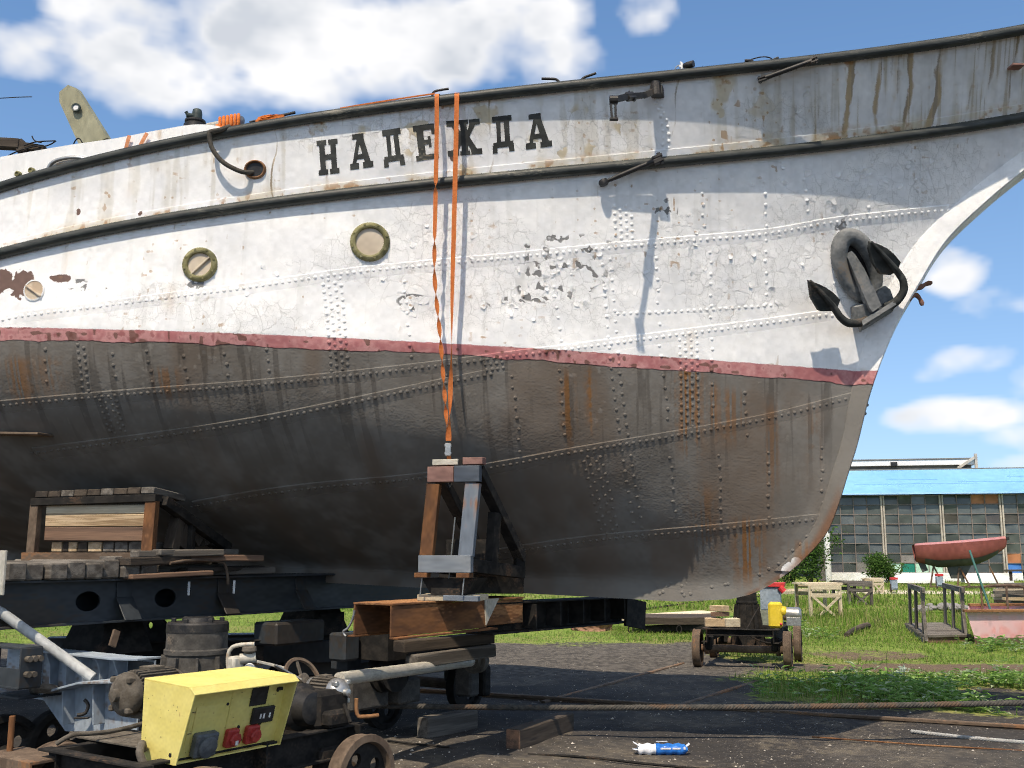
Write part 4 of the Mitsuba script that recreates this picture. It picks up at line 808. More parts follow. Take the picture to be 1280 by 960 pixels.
part(ws, 'clerestory', wbox(MB(), -9, CX, 5.0, 9, 6.6, 7.32), 'wall_grey'); part(ws, 'clerestory__gutter', wbox(MB(), -9, CX + .2, 4.7, 9.2, 7.33, 7.66), 'wall_white'); part(ws, 'clerestory__coping', wbox(MB(), -9, CX + .3, 4.65, 9.3, 7.67, 7.76), 'wall_grey'); part(ws, 'clerestory__vent', wbox(MB(), 4.7, 5.1, 4.55, 4.69, 7.3, 7.55), 'black_panel')
part(ws, 'clerestory__brace', MB().bar(W_(CX - .9, 4.6, 7.1), W_(CX + .1, 4.6, 7.75), .22, .16).bar(W_(CX + .2, 4.62, 7.0), W_(CX + .2, 4.62, 8.0), .16), 'column_pale'); part(ws, 'roof__ridge', wbox(MB(), -1, LEN + .4, 4.2, 5.4, 6.8, 7.08), 'wall_grey')
part(ws, 'downpipe', MB().cyl(W_(.12, -.3, 0), W_(.12, -.3, 3.0), .17, 14).cyl(W_(.12, -.3, 3.0), W_(.12, -.3, 5.5), .08, 12), 'wall_white', 50)
for b in range(NB + 1): x0 = b * (4 * PW + .22); part(ws, 'column', wbox(wbox(MB(), x0, x0 + .085, -.10, .2, ZB, ZB + 8 * PH), x0 + .135, x0 + .22, -.10, .2, ZB, ZB + 8 * PH), 'column_pale')
SP = {(0, 2, 2): 'panel_orange', (0, 2, 3): 'panel_orange', (6, 1, 1): 'panel_grey', (6, 1, 2): 'panel_grey', (6, 1, 3): 'panel_grey', (6, 0, 1): 'pane_mid', (6, 0, 2): 'pane_mid', (7, 0, 2): 'panel_grey', (7, 0, 3): 'pane_mid', (7, 1, 0): 'panel_mint', (7, 1, 1): 'panel_green', (7, 1, 2): 'panel_mint', (7, 1, 3): 'panel_mint', (7, 3, 0): 'panel_blue', (6, 3, 0): 'panel_orange', (6, 3, 2): 'panel_orange',
      (7, 0, 0): 'pane_dirty', (2, 2, 0): 'pane_dirty', (2, 2, 3): 'pane_dirty', (2, 3, 0): 'pane_dirty', (2, 3, 1): 'pane_dirty', (2, 1, 1): 'pane_mid', (2, 1, 2): 'pane_mid', (2, 0, 2): 'pane_mid', (7, 3, 2): 'pane_dirty', (4, 2, 1): 'pane_mid', (4, 1, 3): 'pane_mid', (2, 0, 1): 'pane_mid'}
PL = {'panel_orange': 'orange boarded panel', 'panel_grey': 'grey boarded panel', 'panel_mint': 'mint green panel', 'panel_green': 'dark green panel', 'panel_blue': 'bright blue panel'}
mu = MB()
for b in range(NB):
    xb = b * (4 * PW + .22) + .22
    for r_ in range(8):
        z1 = ZB + 8 * PH - r_ * PH
        for c_ in range(4):
            x0 = xb + c_ * PW; mat = SP.get((r_, b, c_)) or ('pane_mid' if (r_ * 7 + b * 5 + c_ * 3) % 11 < 2 else 'pane_dark'); t1, t2 = rnd.gauss(0, .022), rnd.gauss(0, .022)
            P = np.array([[W_(x0 + .025, .04 - t1 - t2, z1 - PH + .02), W_(x0 + PW - .025, .04 + t1 - t2, z1 - PH + .02)], [W_(x0 + .025, .04 - t1 + t2, z1 - .02), W_(x0 + PW - .025, .04 + t1 + t2, z1 - .02)]]); m = MB().grid(P).grid(P[::-1] - WN * .03)
            part(ws, 'pane', m, mat, False, label=PL.get(mat))
        wbox(mu, xb - .0, xb + 4 * PW - .0, -.02, .09, z1 - PH - .018, z1 - PH + .018, .004)
    for c_ in range(1, 4): wbox(mu, xb + c_ * PW - .02, xb + c_ * PW + .02, -.03, .10, ZB + .02, ZB + 8 * PH, .004)
part(ws, 'mullion', mu, 'mullion')

# ------------------------------------------------------------------ red sailboat on its stand, long white upturned boats
def boat_hull(m, o, ex, L, B, H, rake=.16, sheer_=.10, both=True, tr=.55):
    """simple lofted boat, bow towards ex; m gets the skin"""
    ex = unit(ex); ey = np.cross([0, 0, 1], ex); R = []
    for s in np.linspace(0, 1, 22):
        b = B / 2 * (tr + (1 - tr) * math.sin(math.pi * min(s / .5, 1) / 2) if s < .5 else (1 - ((s - .5) / .5) ** 2.2) + .02); keel = H * (.30 * max(0, .25 - s) / .25 + .85 * max(0, s - .62) ** 1.6 / .38 ** 1.6 * .75); top = H * (1 + sheer_ * (2.2 * (s - .4)) ** 2)
        row = []
        for t in np.linspace(-1, 1, 17):
            a = abs(t); z = keel + (top - keel) * a ** 1.7; y = b * (1 - (1 - a) ** 2.2); row.append(o + ex * (s * L + rake * L * .5 * (s - .5) * a) + ey * y * np.sign(t) + np.array([0, 0, z]))
        R.append(row)
    R = np.array(R); m.grid(R); return R
EZ0 = np.array([0, 0, 1.])
sb_ = thing('sailboat', 'red hulled yacht standing on props before the glazed workshop', 'boat'); YB_ = 50.0; o = at(1146, 713, YB_); tipx = at(1242, 700, YB_ - .8); exb = unit([(tipx - o)[0], (tipx - o)[1], .07])
m = MB(); ex2 = unit([exb[0], exb[1], 0]); R = boat_hull(m, np.array([o[0], o[1], .86]), ex2 + np.array([0, 0, .0]), 3.95, 1.4, 1.08, .10, .02, True, .62); R += np.linspace(0, .30, 22)[:, None, None] * EZ0; m = MB().grid(R)
part(sb_, 'hull', m, 'boat_red', 40); m = MB().grid(np.stack([R[:, 0], R[:, 8] * [1, 1, 0] + (R[:, 0] * [0, 0, 1] + [0, 0, .10]), R[:, -1]], 1)); part(sb_, 'deck', m, 'boat_red_pale', 40)
m = MB().grid(np.stack([R[2:20, j] * [1, 1, 1] - [0, 0, .012] - np.array([0, .012, 0]) for j in range(4, 13)], 1)); part(sb_, 'bottom', m, 'boat_dark', 40, label='dark underwater bottom')
kf = lambda t, z: R[int(t * 21), 8] * [1, 1, 0] + [0, 0, z]
part(sb_, 'keel', MB().grid(np.array([[kf(.38, 1.12), kf(.66, 1.12)], [kf(.42, .42), kf(.55, .42)]]) + [0, -.05, 0]).grid(np.array([[kf(.66, 1.12), kf(.38, 1.12)], [kf(.55, .42), kf(.42, .42)]]) + [0, .05, 0]), 'boat_dark')
part(sb_, 'rudder', MB().bar(kf(.06, 1.25), kf(.10, .75), .05, .28, ex2), 'boat_dark'); part(sb_, 'bow_fitting', MB().box(frame(R[-1, 0] + [0.02, 0, .0], ex2), (.14, .10, .16)), 'oily_steel')
st_ = thing('boat_stand', 'rusty prop stand under the red yacht', 'stand')
for t, dx in ((.22, -.25), (.22, .25), (.52, -.2), (.52, .25), (.82, .2)): part(st_, 'prop', MB().bar(kf(t, -.1) + ex2 * dx * 1.4 + [0, -.35, 0], kf(t, 1.0), .06, .06), 'rust_brown')
part(st_, 'skid', MB().bar(kf(.12, .06) + [0, -.4, 0], kf(.9, .06) + [0, -.4, 0], .12, .08), 'rust_brown')
for u0, u1, lab in ((1118, 1176, 'long white upturned dinghy by the workshop wall, left one'), (1204, 1262, 'long white upturned dinghy by the workshop wall, right one')):
    Yw = 55.5; o = at(u0, 728, Yw); L = (u1 - u0) * Yw / F; m = MB(); R = boat_hull(m, np.array([o[0], o[1], 0]), WX, L, 1.2, .50, .02, .0, True, .8); v, f_ = m.mesh(); v[:, 2] = .56 - v[:, 2]; one('dinghy', (v, f_), 'wall_white', lab, 'boat', smooth=40)
k = thing('dinghy_trestle', 'low dark trestle at the end of the right white dinghy', 'trestle'); q = at(1264, 726, 53); part(k, 'leg', MB().bar(q, q + [0, 0, .45], .12), 'wood_dark'); part(k, 'top', MB().bar(q + [-.3, 0, .5], q + [.9, 0, .52], .3, .1), 'wood_grey', d=RT); part(k, 'leg', MB().bar(q + [.7, 0, 0], q + [.7, 0, .45], .12), 'wood_dark')
for u, v, lab in ((1117, 741, 'red-topped grey box on a post right of the trestles'), (1174, 737.5, 'red-topped grey box on a post below the red yacht')):
    q = gp(u, v); q[2] = gz(q[0], q[1]); k = thing('power_post', lab, 'box'); s = np.linalg.norm(q[:2]) / F
    part(k, 'post', MB().bar(q + [-.10, 0, -.1], q + [-.10, 0, 10 * s], .07), 'wood_dark'); part(k, 'cabinet', MB().box(frame(q + [.03, 0, 9 * s], RT), (7 * s, .2, 11 * s)).box(frame(q + [.03, -.1, 6 * s], RT), (6 * s, .1, 2 * s)), 'box_grey'); part(k, 'lid', MB().box(frame(q + [.03, -.02, 16.2 * s], RT), (7.5 * s, .22, 2.6 * s)), 'red_lid')

# ------------------------------------------------------------------ trestles, log, gangway, pink boat, timber
def trestle(label, u0, u1, vb, vt, depth, mat, brace='x', slats=5):
    a, b = gp(u0, vb), gp(u1, vb); s = a[1] / F; H = (vb - vt) * s; k = thing('trestle', label, 'trestle'); e = unit([b[0] - a[0], b[1] - a[1], 0]); n_ = np.array([-e[1], e[0], 0]); a[2] = gz(a[0], a[1]) - .05; b[2] = gz(b[0], b[1]) - .05; h = np.array([0, 0, H]); d_ = n_ * depth; L = np.linalg.norm(b - a)
    for p in (a, b, a + d_, b + d_): part(k, 'leg', MB().bar(p, p + h, .09, .08, e), mat, d=(0, 0, 1))
    for dz in (.0, .17): part(k, 'rail', MB().bar(a - n_ * .06 + h * (.95 - dz * 1.4), b - n_ * .06 + h * (.95 - dz * 1.4), .035, .10), mat, d=e); part(k, 'rail', MB().bar(a + d_ + n_ * .06 + h * (.95 - dz * 1.4), b + d_ + n_ * .06 + h * (.95 - dz * 1.4), .035, .10), mat, d=e)
    part(k, 'brace', MB().bar(a - n_ * .10 + h * .72, a * .25 + b * .75 - n_ * .10 + h * .12, .03, .06), mat, d=e); part(k, 'brace', MB().bar(b - n_ * .07 + h * .72, a * .75 + b * .25 - n_ * .07 + h * .10, .03, .06), mat, d=e)
    for j in range(slats): w = (j + .5) / slats; part(k, 'board', MB().bar(a - e * .12 + d_ * w + h + [0, 0, .028 + .02 * (j % 2)], b + e * rnd.uniform(.05, .2) + d_ * w + h + [0, 0, .028 + .02 * (j % 2)], depth / slats * .82, .04), mat, d=e)
    return k
trestle('near wooden trestle of pale weathered boards in the grass', 1014, 1051, 772, 732, 1.3, 'wood_pale'); trestle('far dark-legged wooden trestle behind the pale one', 1062, 1090, 757, 729, 1.6, 'wood_grey'); trestle('low pale wooden trestle farthest from the bow', 1092, 1104, 741, 724, 1.2, 'wood_pale', slats=3)
one('plank', MB().bar(at(962, 741.5, 41), at(1020, 739, 43), .35, .12).bar(at(985, 738, 42), at(1035, 737, 43), .25, .10), 'wood_pale', 'long pale planks lying in the far grass behind the bow', 'planks', d=RT)
p0, p1 = gp(1058, 797), gp(1085, 786); one('log', MB().tube(spline([p0 + [0, 0, .05], (p0 + p1) / 2 + [0, 0, .09], p1 + [0, 0, .07]], 8), np.linspace(.05, .07, 8), 10), 'wood_dark', 'dark rotten log lying in the grass between trestle and gangway', 'log', d=p1 - p0)
g = thing('gangway', 'weathered wooden gangway with side railings lying in the grass by the pink boat', 'gangway'); A, B_ = gp(1157, 803), gp(1207, 802); dpt = np.array([.28, 1.0, 0]) * 3.4; A[2] = B_[2] = .12; ez_ = np.array([0, 0, 1.])
for j in range(9): w = (j + .05) / 9; part(g, 'plank', MB().bar(A + dpt * w - (B_ - A) * .02, B_ + dpt * w + (B_ - A) * .02, .30, .045, (0, 0, 1)), 'wood_grey', d=B_ - A)
part(g, 'beam', MB().bar(A - [0, .05, .07], B_ - [0, .05, .07], .09, .12), 'wood_red', d=B_ - A)
for side, P in (('l', A), ('r', B_)):
    part(g, 'beam', MB().bar(P - [0, 0, .08], P + dpt - [0, 0, .08], .09, .10), 'wood_grey', d=dpt)
    for w in (.06, .45, .82): part(g, 'post', MB().bar(P + dpt * w + [0, 0, -.02], P + dpt * w + [.03, 0, .80], .06, .05), 'wood_grey')
    part(g, 'post', MB().bar(P + [-.02, -.1, -.1], P + dpt * .10 + [.02, 0, .84], .06, .05), 'wood_grey'); part(g, 'handrail', MB().bar(P + dpt * .02 + [.03, 0, .82], P + dpt * .86 + [.03, 0, .82], .06, .10), 'wood_grey', d=dpt)
pb = thing('pink_boat', 'faded pink metal boat lying in the grass at the right edge', 'boat'); o = gp(1219, 806); o[2] = .0; exq = unit([1, -.10, 0]); eyq = np.array([.46, 1, 0]); R = []
for s in np.linspace(0, 1, 10):
    row = []
    for y, z in ((1.3, .62), (1.3, .15), (.95, .0), (.10, .0), (.0, .12), (-.03, .52), (-.06, .58)): row.append(o + exq * (s * 3.6 - (.10 if z > .5 and s == 0 else 0)) + eyq * y + [0, 0, z + .05 * s])
    R.append(row)
R = np.array(R); m = MB().grid(R); m.put(R[0], [[0, 1, 2], [0, 2, 3], [0, 3, 4], [0, 4, 5], [0, 5, 6]]).put(R[-1], [[0, 2, 1], [0, 3, 2], [0, 4, 3], [0, 5, 4], [0, 6, 5]]); part(pb, 'hull', m, 'boat_pink', 20)
part(pb, 'gunwale', MB().bar(R[0, 6] - exq * .06 + [0, 0, .02], R[-1, 6] + [0, 0, .02], .14, .045).bar(R[0, 0] + [0, 0, .02], R[-1, 0] + [0, 0, .02], .14, .045), 'rust', d=exq); part(pb, 'thwart', MB().bar(o + exq * .9 + eyq * .0 + [0, 0, .55], o + exq * .9 + eyq * 1.3 + [0, 0, .55], .3, .04), 'wood_grey', d=eyq)
for x_ in (.15, .62, .95, 1.4, 1.9): part(pb, 'stanchion', MB().cyl(o + exq * x_ + eyq * 1.2 + [0, 0, .5], o + exq * x_ + eyq * 1.2 + [0, 0, 1.0], .022, 8), 'rust_brown', 50)
part(pb, 'handrail', MB().tube(spline([o + exq * x_ + eyq * 1.2 + [0, 0, z_] for x_, z_ in ((.15, .98), (.6, 1.02), (.92, 1.0), (.97, .9))], 12), .025, 8).tube([o + exq * 1.2 + eyq * 1.2 + [0, 0, 1.0], o + exq * 2.4 + eyq * 1.2 + [0, 0, 1.02]], .025, 8), 'rust_brown', 50)
one('green_pole', MB().tube([at(1212, 688, 20.6), at(1240, 768, 20.2)], .020, 10), 'pole_green', 'dark green pole leaning from the pink boat in front of the red yacht', 'pole')
r3 = random.Random(3)
for i in range(24):
    Yq = r3.uniform(24.4, 26.4); u, v = r3.uniform(1230, 1268), 766 - 3.6 * (i // 2.2); p0 = at(u, v + r3.uniform(-1, 1), Yq); L = r3.uniform(.8, 2.0); a = r3.uniform(-.25, .25); one('timber', MB().bar(p0, p0 + np.array([math.cos(a), math.sin(a) * .6, r3.uniform(-.04, .04)]) * L, r3.uniform(.1, .2), r3.uniform(.05, .09)), r3.choice(['wood_grey', 'wood_grey', 'wood_pale', 'wood_fresh', 'wood_dark']), 'piece of loose timber in the heap behind the pink boat', 'timber', 'timber heap behind the pink boat', d=(1, a, 0))
k = thing('stone_heap', 'low grey heap of rubble in the grass behind the gangway', 'heap'); q = gp(1185, 766)
for i in range(40): c_ = q + [r3.gauss(0, .5), r3.gauss(0, .3), 0]; s_ = r3.uniform(.06, .16); t_ = trimesh.creation.icosphere(1, s_); v_ = t_.vertices * [1, 1, .7] * (1 + .5 * (meshkit.noise(t_.vertices * 13 + i, i) - .5))[:, None]; c_[2] = .05 + .12 * max(0, 1 - abs(c_[0] - q[0])); part(k, 'stone', (v_ + c_, np.array(t_.faces)), 'panel_grey', False)
# ------------------------------------------------------------------ yard gear: rails, carts, girders, cradles
E1 = unit([.57, .82, 0]); E2 = unit([.82, -.57, 0]); SA = unit([.96, -.28, 0]); SB = unit([.28, .96, 0]); EZ_ = np.array([0, 0, 1.])
def rail(label, a, b):
    a, b = np.asarray(a, float), np.asarray(b, float); k = thing('rail', label, 'rail'); d = unit(b - a)
    prof = [(-.055, -.08), (.055, -.08), (.055, -.07), (.012, -.055), (.012, .02), (.03, .03), (.03, .05), (.022, .058), (-.022, .058), (-.03, .05), (-.03, .03), (-.012, .02), (-.012, -.055), (-.055, -.07)]
    m = np.eye(4); m[:3, 0] = np.cross(EZ_, d) * -1; m[:3, 1] = EZ_; m[:3, 2] = np.cross(m[:3, 0], m[:3, 1]); m[:3, 3] = (a + b) / 2; return shape(k, MB().prism(m, prof, np.linalg.norm(b - a)), 'rust_brown', 30, d)
a, b = gp(960, 894, -.015), gp(1280, 914, -.015); d = b - a; rail('rusty rail lying parallel to the thick wire rope', a - d * 2.2, b + d * 1.2)
a, b = gp(702, 871), gp(825, 837); d = b - a; rail('rusty rail half buried in the dirt under the bow, left one', a - d * .15 + [0, 0, -.045], b + d * .3 + [0, 0, -.045]); a, b = gp(842, 884), gp(925, 858); d = b - a; rail('rusty rail half buried in the dirt under the bow, right one', a + [0, 0, -.045], b + d * .3 + [0, 0, -.045])
def wire_rope(name, label, pts, r, mat, n=4, pitch=.13):
    P = spline(pts, 900); s = np.r_[0, np.cumsum(np.linalg.norm(np.diff(P, axis=0), axis=1))]; t = np.gradient(P, axis=0); t /= np.linalg.norm(t, axis=1, keepdims=True); u = np.cross(t, EZ_); u /= np.linalg.norm(u, axis=1, keepdims=True); w = np.cross(u, t); m = MB()
    for k in range(n): a = s / pitch * 6.283 + k * 6.283 / n; m.tube(P + (u * np.cos(a)[:, None] + w * np.sin(a)[:, None]) * r * .52, r * .5, 6)
    return one(name, m, mat, label, 'rope', smooth=60)
wire_rope('wire_rope', 'thick dark wire rope stretched low across the yard in front of the grass', [at(395, 881, 9.9), at(600, 884, 9.75), at(900, 884, 9.6), at(1280, 878.5, 9.4), at(1500, 873, 9.3)], .026, 'wire')
wire_rope('wire_rope', 'thin bright wire rope lying on the dirt at the lower right', [gp(1139, 914, .02), gp(1200, 921, .02), gp(1280, 928, .02), gp(1400, 937, .02)], .017, 'wire_bright', 4, .10)
one('rod', MB().tube([gp(1015, 921, .01), gp(1150, 931, .012), gp(1290, 939, .01)], .007, 6), 'rust', 'thin rusty rod lying on the dirt below the bright wire rope', 'rod'); one('rod', MB().tube(spline([gp(660, 943, .01), gp(740, 947, .015), gp(800, 954, .01), gp(900, 963, .01)], 16), .011, 6), 'dark_steel', 'thin dark rod lying on the dirt left of the blue packet', 'rod'); one('rod', MB().tube(spline([gp(485, 926, .01), gp(530, 931, .02), gp(562, 934, .01)], 10), .010, 6), 'dark_steel', 'short dark rod on the dirt below the left timber block', 'rod')

def wheel(parent, c, ax, r=.253, w=.11, mat='rust_brown'):
    fr = frame(c, np.cross(EZ_, ax), ax); base = len(parent) + 2
    k = part(parent, 'wheel', MB().lathe(fr, [(r * .80, -w / 2), (r, -w / 2), (r + .004, -w / 2 + .02), (r, w / 2 - .02), (r + .010, w / 2 - .012), (r + .008, w / 2), (r * .86, w / 2 + .004), (r * .82, w / 2 - .012), (r * .80, -w / 2)], 40), mat, 40)
    disc = Polygon([(r * .83 * math.cos(a), r * .83 * math.sin(a)) for a in np.linspace(0, 6.283, 40)[:-1]])
    for q in range(4): a = q * 1.571 + .5; disc = disc.difference(Polygon([(r * .5 * math.cos(a) + r * .17 * math.cos(b), r * .5 * math.sin(a) + r * .17 * math.sin(b)) for b in np.linspace(0, 6.283, 16)[:-1]]))
    kk = k[len(parent) + 2:]; part(parent, kk + '__web', MB().prism(frame(c, np.cross(EZ_, ax), ax), disc, .03), 'dark_steel', 30)
    part(parent, kk + '__hub', MB().lathe(fr, [(0, w * .62), (.035, w * .62), (.04, w * .5), (.06, w * .2), (.06, -w * .5), (0, -w * .5)], 20), 'dark_steel', 40)


def channel(m, a, b, w, h, t=.012, up=EZ_, lip=1):
    """U-channel web with two flanges from a to b (axis line of the web), flanges towards lip side"""
    a, b = np.asarray(a, float), np.asarray(b, float); d = unit(b - a); s = np.cross(d, up) * lip
    m.bar(a, b, t, h, up); 
    for z in (-1, 1): m.bar(a + s * (w / 2 + t / 2) + up * z * (h / 2 - t / 2), b + s * (w / 2 + t / 2) + up * z * (h / 2 - t / 2), w, t, up)
    return m


def ibeam(m, a, b, w, h, t=.014, up=EZ_):
    a, b = np.asarray(a, float), np.asarray(b, float); m.bar(a, b, t, h - 2 * t, up)
    for z in (-1, 1): m.bar(a + up * z * (h / 2 - t / 2), b + up * z * (h / 2 - t / 2), w, t, up)
    return m


def cart(label, c, ex, ey, gauge=1.25, base=1.15, r=.253, zt=.53, mat='dark_steel', wmat='rust_brown', name='rail_cart', ch=.18, inset=.17):
    k = thing(name, label, 'cart'); c = np.asarray(c, float)
    for sx in (-1, 1):
        p, q = c + ex * base / 2 * sx - ey * gauge / 2 + [0, 0, r], c + ex * base / 2 * sx + ey * gauge / 2 + [0, 0, r]
        part(k, 'axle', MB().cyl(p + ey * .05, q - ey * .05, .055, 16).cyl(p + ey * .10, p + ey * .16, .085, 14).cyl(q - ey * .16, q - ey * .10, .085, 14), 'rust_brown', 40); wheel(k, p, -ey, r, mat=wmat); wheel(k, q, ey, r, mat=wmat)
    for sy in (-1, 1):
        o = c + ey * (gauge / 2 - inset) * sy + [0, 0, zt - .10]; part(k, 'side_beam', channel(MB(), o - ex * (base / 2 + .22), o + ex * (base / 2 + .22), .07, .20, .014, EZ_, sy), mat, 25, ex)
        for sx in (-1, 1): part(k, 'axle_box', MB().box(frame(o + ex * base / 2 * sx + [0, 0, -.12], ex), (.20, .10, .20), bev=.02), mat, 25)
    for sx in (-1, 0, 1): o = c + ex * (base / 2 + .18) * sx + [0, 0, zt - ch / 2]; part(k, 'cross_beam', channel(MB(), o - ey * (gauge / 2 - .18), o + ey * (gauge / 2 - .18), .07, ch, .014, EZ_, 1 if sx < 0 else -1), mat, 25, ey)
    return k


def jack(label, c, z0, z1, r0, r1, mat='cast_grey'):
    k = thing('screw_jack', label, 'jack'); c = np.array([c[0], c[1], 0.]); H = z1 - z0; f = frame(c + [0, 0, z0], RT)
    part(k, 'body', MB().lathe(f, [(0, 0), (r0 * 1.12, 0), (r0 * 1.12, .04), (r0, .05), (r1, H * .72), (r1 + .012, H * .735), (r1 + .012, H * .765), (r1, H * .775), (r1, H * .90), (0, H * .90)], 36), mat, 35)
    part(k, 'collar', MB().lathe(f, [(r1 * .9, H * .895), (r1 * 1.02, H * .895), (r1 * 1.02, H * .955), (r1 * .97, H * .968), (r1 * .55, H * .97), (r1 * .5, H), (0, H)], 36), 'oily_steel', 35)
    for j in range(10):
        a = j * .628; d = np.array([math.cos(a), math.sin(a), 0]); p = c + d * (r0 + .02) + [0, 0, z0 + .03]; q = c + d * (r1 + .012) + [0, 0, z0 + H * .72]; part(k, 'rib', MB().bar(p, q, .016, .05, d), mat, 30)
    for j in range(6):
        a = j * 1.047 + .3; q = c + np.array([math.cos(a), math.sin(a), 0]) * r1 * .78 + [0, 0, z0 + H * .97]; part(k, 'bolt', MB().lathe(frame(q, RT), [(.018, -.01), (.018, .02), (.012, .026), (0, .026)], 8), 'oily_steel', 30)
    return k

# foreground cart
W1 = np.array([-.95, 6.85, 0]); CC = W1 - E1 * .62 - E2 * .66
fc = cart('low rusty rail cart carrying the yellow control box in the left foreground', CC, E1, E2, 1.32, 1.24, .253, .53, inset=.30)
FA = lambda a, b, z: CC + E1 * a + E2 * b + EZ_ * z     # cart coordinates
part(fc, 'end_plate', MB().box(frame(FA(-.86, -.62, .47), E1), (.26, .5, .02)).box(frame(FA(-.98, -.62, .38), E1), (.02, .5, .2)), 'rust_brown', 25); part(fc, 'pin', MB().cyl(FA(-.86, -.80, .48), FA(-.86, -.80, .68), .018, 10), 'rust', 40)
part(fc, 'tray', MB().box(frame(FA(-.42, -.1, .545), E1), (.34, .95, .012)), 'dusty_steel'); part(fc, 'cable', MB().tube(spline([FA(-.80, -.42, .55), FA(-.72, -.35, .60), FA(-.55, -.32, .59), FA(-.3, -.34, .60), FA(-.1, -.40, .62)], 30), .014, 8), 'dusty_steel', 60)
# yellow control box: hood with cheeks, sloping recessed panel with sockets
cb = thing('control_box', 'yellow sheet metal control box with red sockets in its recessed panel', 'box'); Bq = np.array([-1.825, 5.9, .505])
def Y(a, b, z): return Bq + E1 * a + E2 * b + EZ_ * z
HB, WB = .40, .755; side = [(-.31, 0), (.0, 0), (.135, HB - .015), (.10, HB + .01), (-.31, HB + .03)]
def cheek(a): m = np.eye(4); m[:3, 0], m[:3, 1], m[:3, 2], m[:3, 3] = E2, EZ_, np.cross(E2, EZ_), Y(a, 0, 0); return m
part(cb, 'cheek', MB().prism(cheek(.004), side, .008), 'yellow', 20); part(cb, 'cheek', MB().prism(cheek(WB - .004), side, .008), 'yellow', 20)
def slab(p, q, t): return MB().box(frame((Y(0, *p) + Y(WB, *q)) / 2, E1, np.cross(E1, unit(Y(0, *q) - Y(0, *p)))), (WB - .004, np.linalg.norm(np.array(q) - p), t), bev=.003)
tp = slab((-.314, HB + .036), (.10, HB + .014), .010); tp.box(frame((Y(0, .10, HB + .012) + Y(WB, .138, HB - .02)) / 2, E1, np.cross(E1, unit(Y(0, .138, HB - .02) - Y(0, .10, HB + .012)))), (WB + .012, .055, .010)); part(cb, 'hood', tp, 'yellow', 20)
part(cb, 'back', slab((-.31, .0), (-.31, HB + .03), .008), 'yellow', 20); part(cb, 'floor', slab((-.30, .006), (-.006, .006), .008), 'yellow', 20); pn = [(-.055, .01), (.045, HB - .005)]; part(cb, 'panel', slab(*pn, .006), 'yellow', 20)
pu = unit(np.array(pn[1]) - pn[0]); PU = E2 * pu[0] + EZ_ * pu[1]; PN_ = np.cross(E1, PU) * (1 if np.cross(E1, PU) @ E2 > 0 else -1)
def pan(a, h, o=0.0): return Y(a, pn[0][0], pn[0][1]) + PU * h + PN_ * (.004 + o)
def pbox(name, a, h, w, hh, t, mat, **kw): return part(cb, name, MB().box(frame(pan(a, h, t / 2), E1, PN_), (w, hh, t), bev=kw.get('bev', .006)), mat, 25)
pbox('plate', .22, .20, .23, .20, .003, 'yellow'); k = pbox('socket', .19, .085, .155, .135, .055, 'socket_grey', bev=.03); part(cb, 'socket__cap', MB().lathe(frame(pan(.19, .08, .055), E1, PN_), [(.06, 0), (.062, .012), (.05, .02), (0, .022)], 20), 'socket_grey', 35)
for a, w in ((.385, .085), (.535, .095)):
    k = pbox('socket', a, .09, w, .105, .04, 'socket_red', bev=.015); part(cb, k.split('__')[1] + '__cap', MB().lathe(frame(pan(a + .008, .09, .04), E1, PN_), [(.038, -.01), (.040, .014), (.034, .022), (0, .024)], 8), 'socket_red', 20)
part(cb, 'socket_001__tag', MB().box(frame(pan(.393, .075, .0655), E1, PN_), (.022, .026, .003)), 'white_mark')
pbox('window', .55, .32, .125, .13, .006, 'black_panel'); k = pbox('switch_block', .60, .195, .165, .095, .022, 'black_panel')
for a in (.575, .60, .645): part(cb, k.split('__')[1] + '__mark', MB().box(frame(pan(a, .192, .0235), E1, PN_), (.012, .03, .003)), 'white_mark')
for a, h in ((.44, .14), (.44, .04), (.475, .06), (.60, .14), (.60, .05), (.69, .33), (.32, .29)): part(cb, 'screw', MB().lathe(frame(pan(a, h, 0), E1, PN_), [(.010, -.002), (.009, .006), (0, .007)], 10), 'black_panel', 40)
sk = MB()
for _ in range(46):
    q = pan(rnd.uniform(.05, .72), rnd.uniform(.03, .37), .0) if rnd.random() < .6 else Y(-.001, rnd.uniform(-.28, .0), rnd.uniform(.03, .36)); nn_ = PN_ if (q - Bq) @ E1 > .02 else -E1; sk.lathe(frame(q, np.cross(nn_, EZ_), nn_), [(rnd.choice((.0012, .0016, .002, .0036)), -.001), (.0015, .0012)], 6)
part(cb, 'chip', sk, 'rust_brown', False, kind='stuff', label='small rust chips in the yellow paint')
for a0, a1, h0, h1 in ((.08, .34, .27, .27), (.08, .34, .148, .148), (.075, .075, .06, .38), (.345, .345, .02, .38)): part(cb, 'seam', MB().bar(pan(a0, h0, .001), pan(a1, h1, .001), .004, .003, PN_, .0005), 'rust_brown' if h0 == h1 else 'yellow')
part(cb, 'cheek__hole', MB().lathe(frame(Y(-.001, -.05, .05), E2, -E1), [(.012, -.001), (.011, .002), (0, .002)], 10), 'black_panel')
part(cb, 'latch', MB().box(frame(pan(.70, .34, .008), E1, PN_), (.04, .018, .016)), 'black_panel')
one('power_cable', MB().tube(spline([Y(-.02, -.26, .06), Y(-.06, -.22, .10), Y(-.10, -.18, .06), Y(-.08, -.14, -.02), Y(.02, -.16, -.06), Y(.2, -.2, -.1)], 40), .022, 10), 'dusty_steel', 'thick dusty cable looping out beside the lower left corner of the yellow box', 'cable', smooth=60)
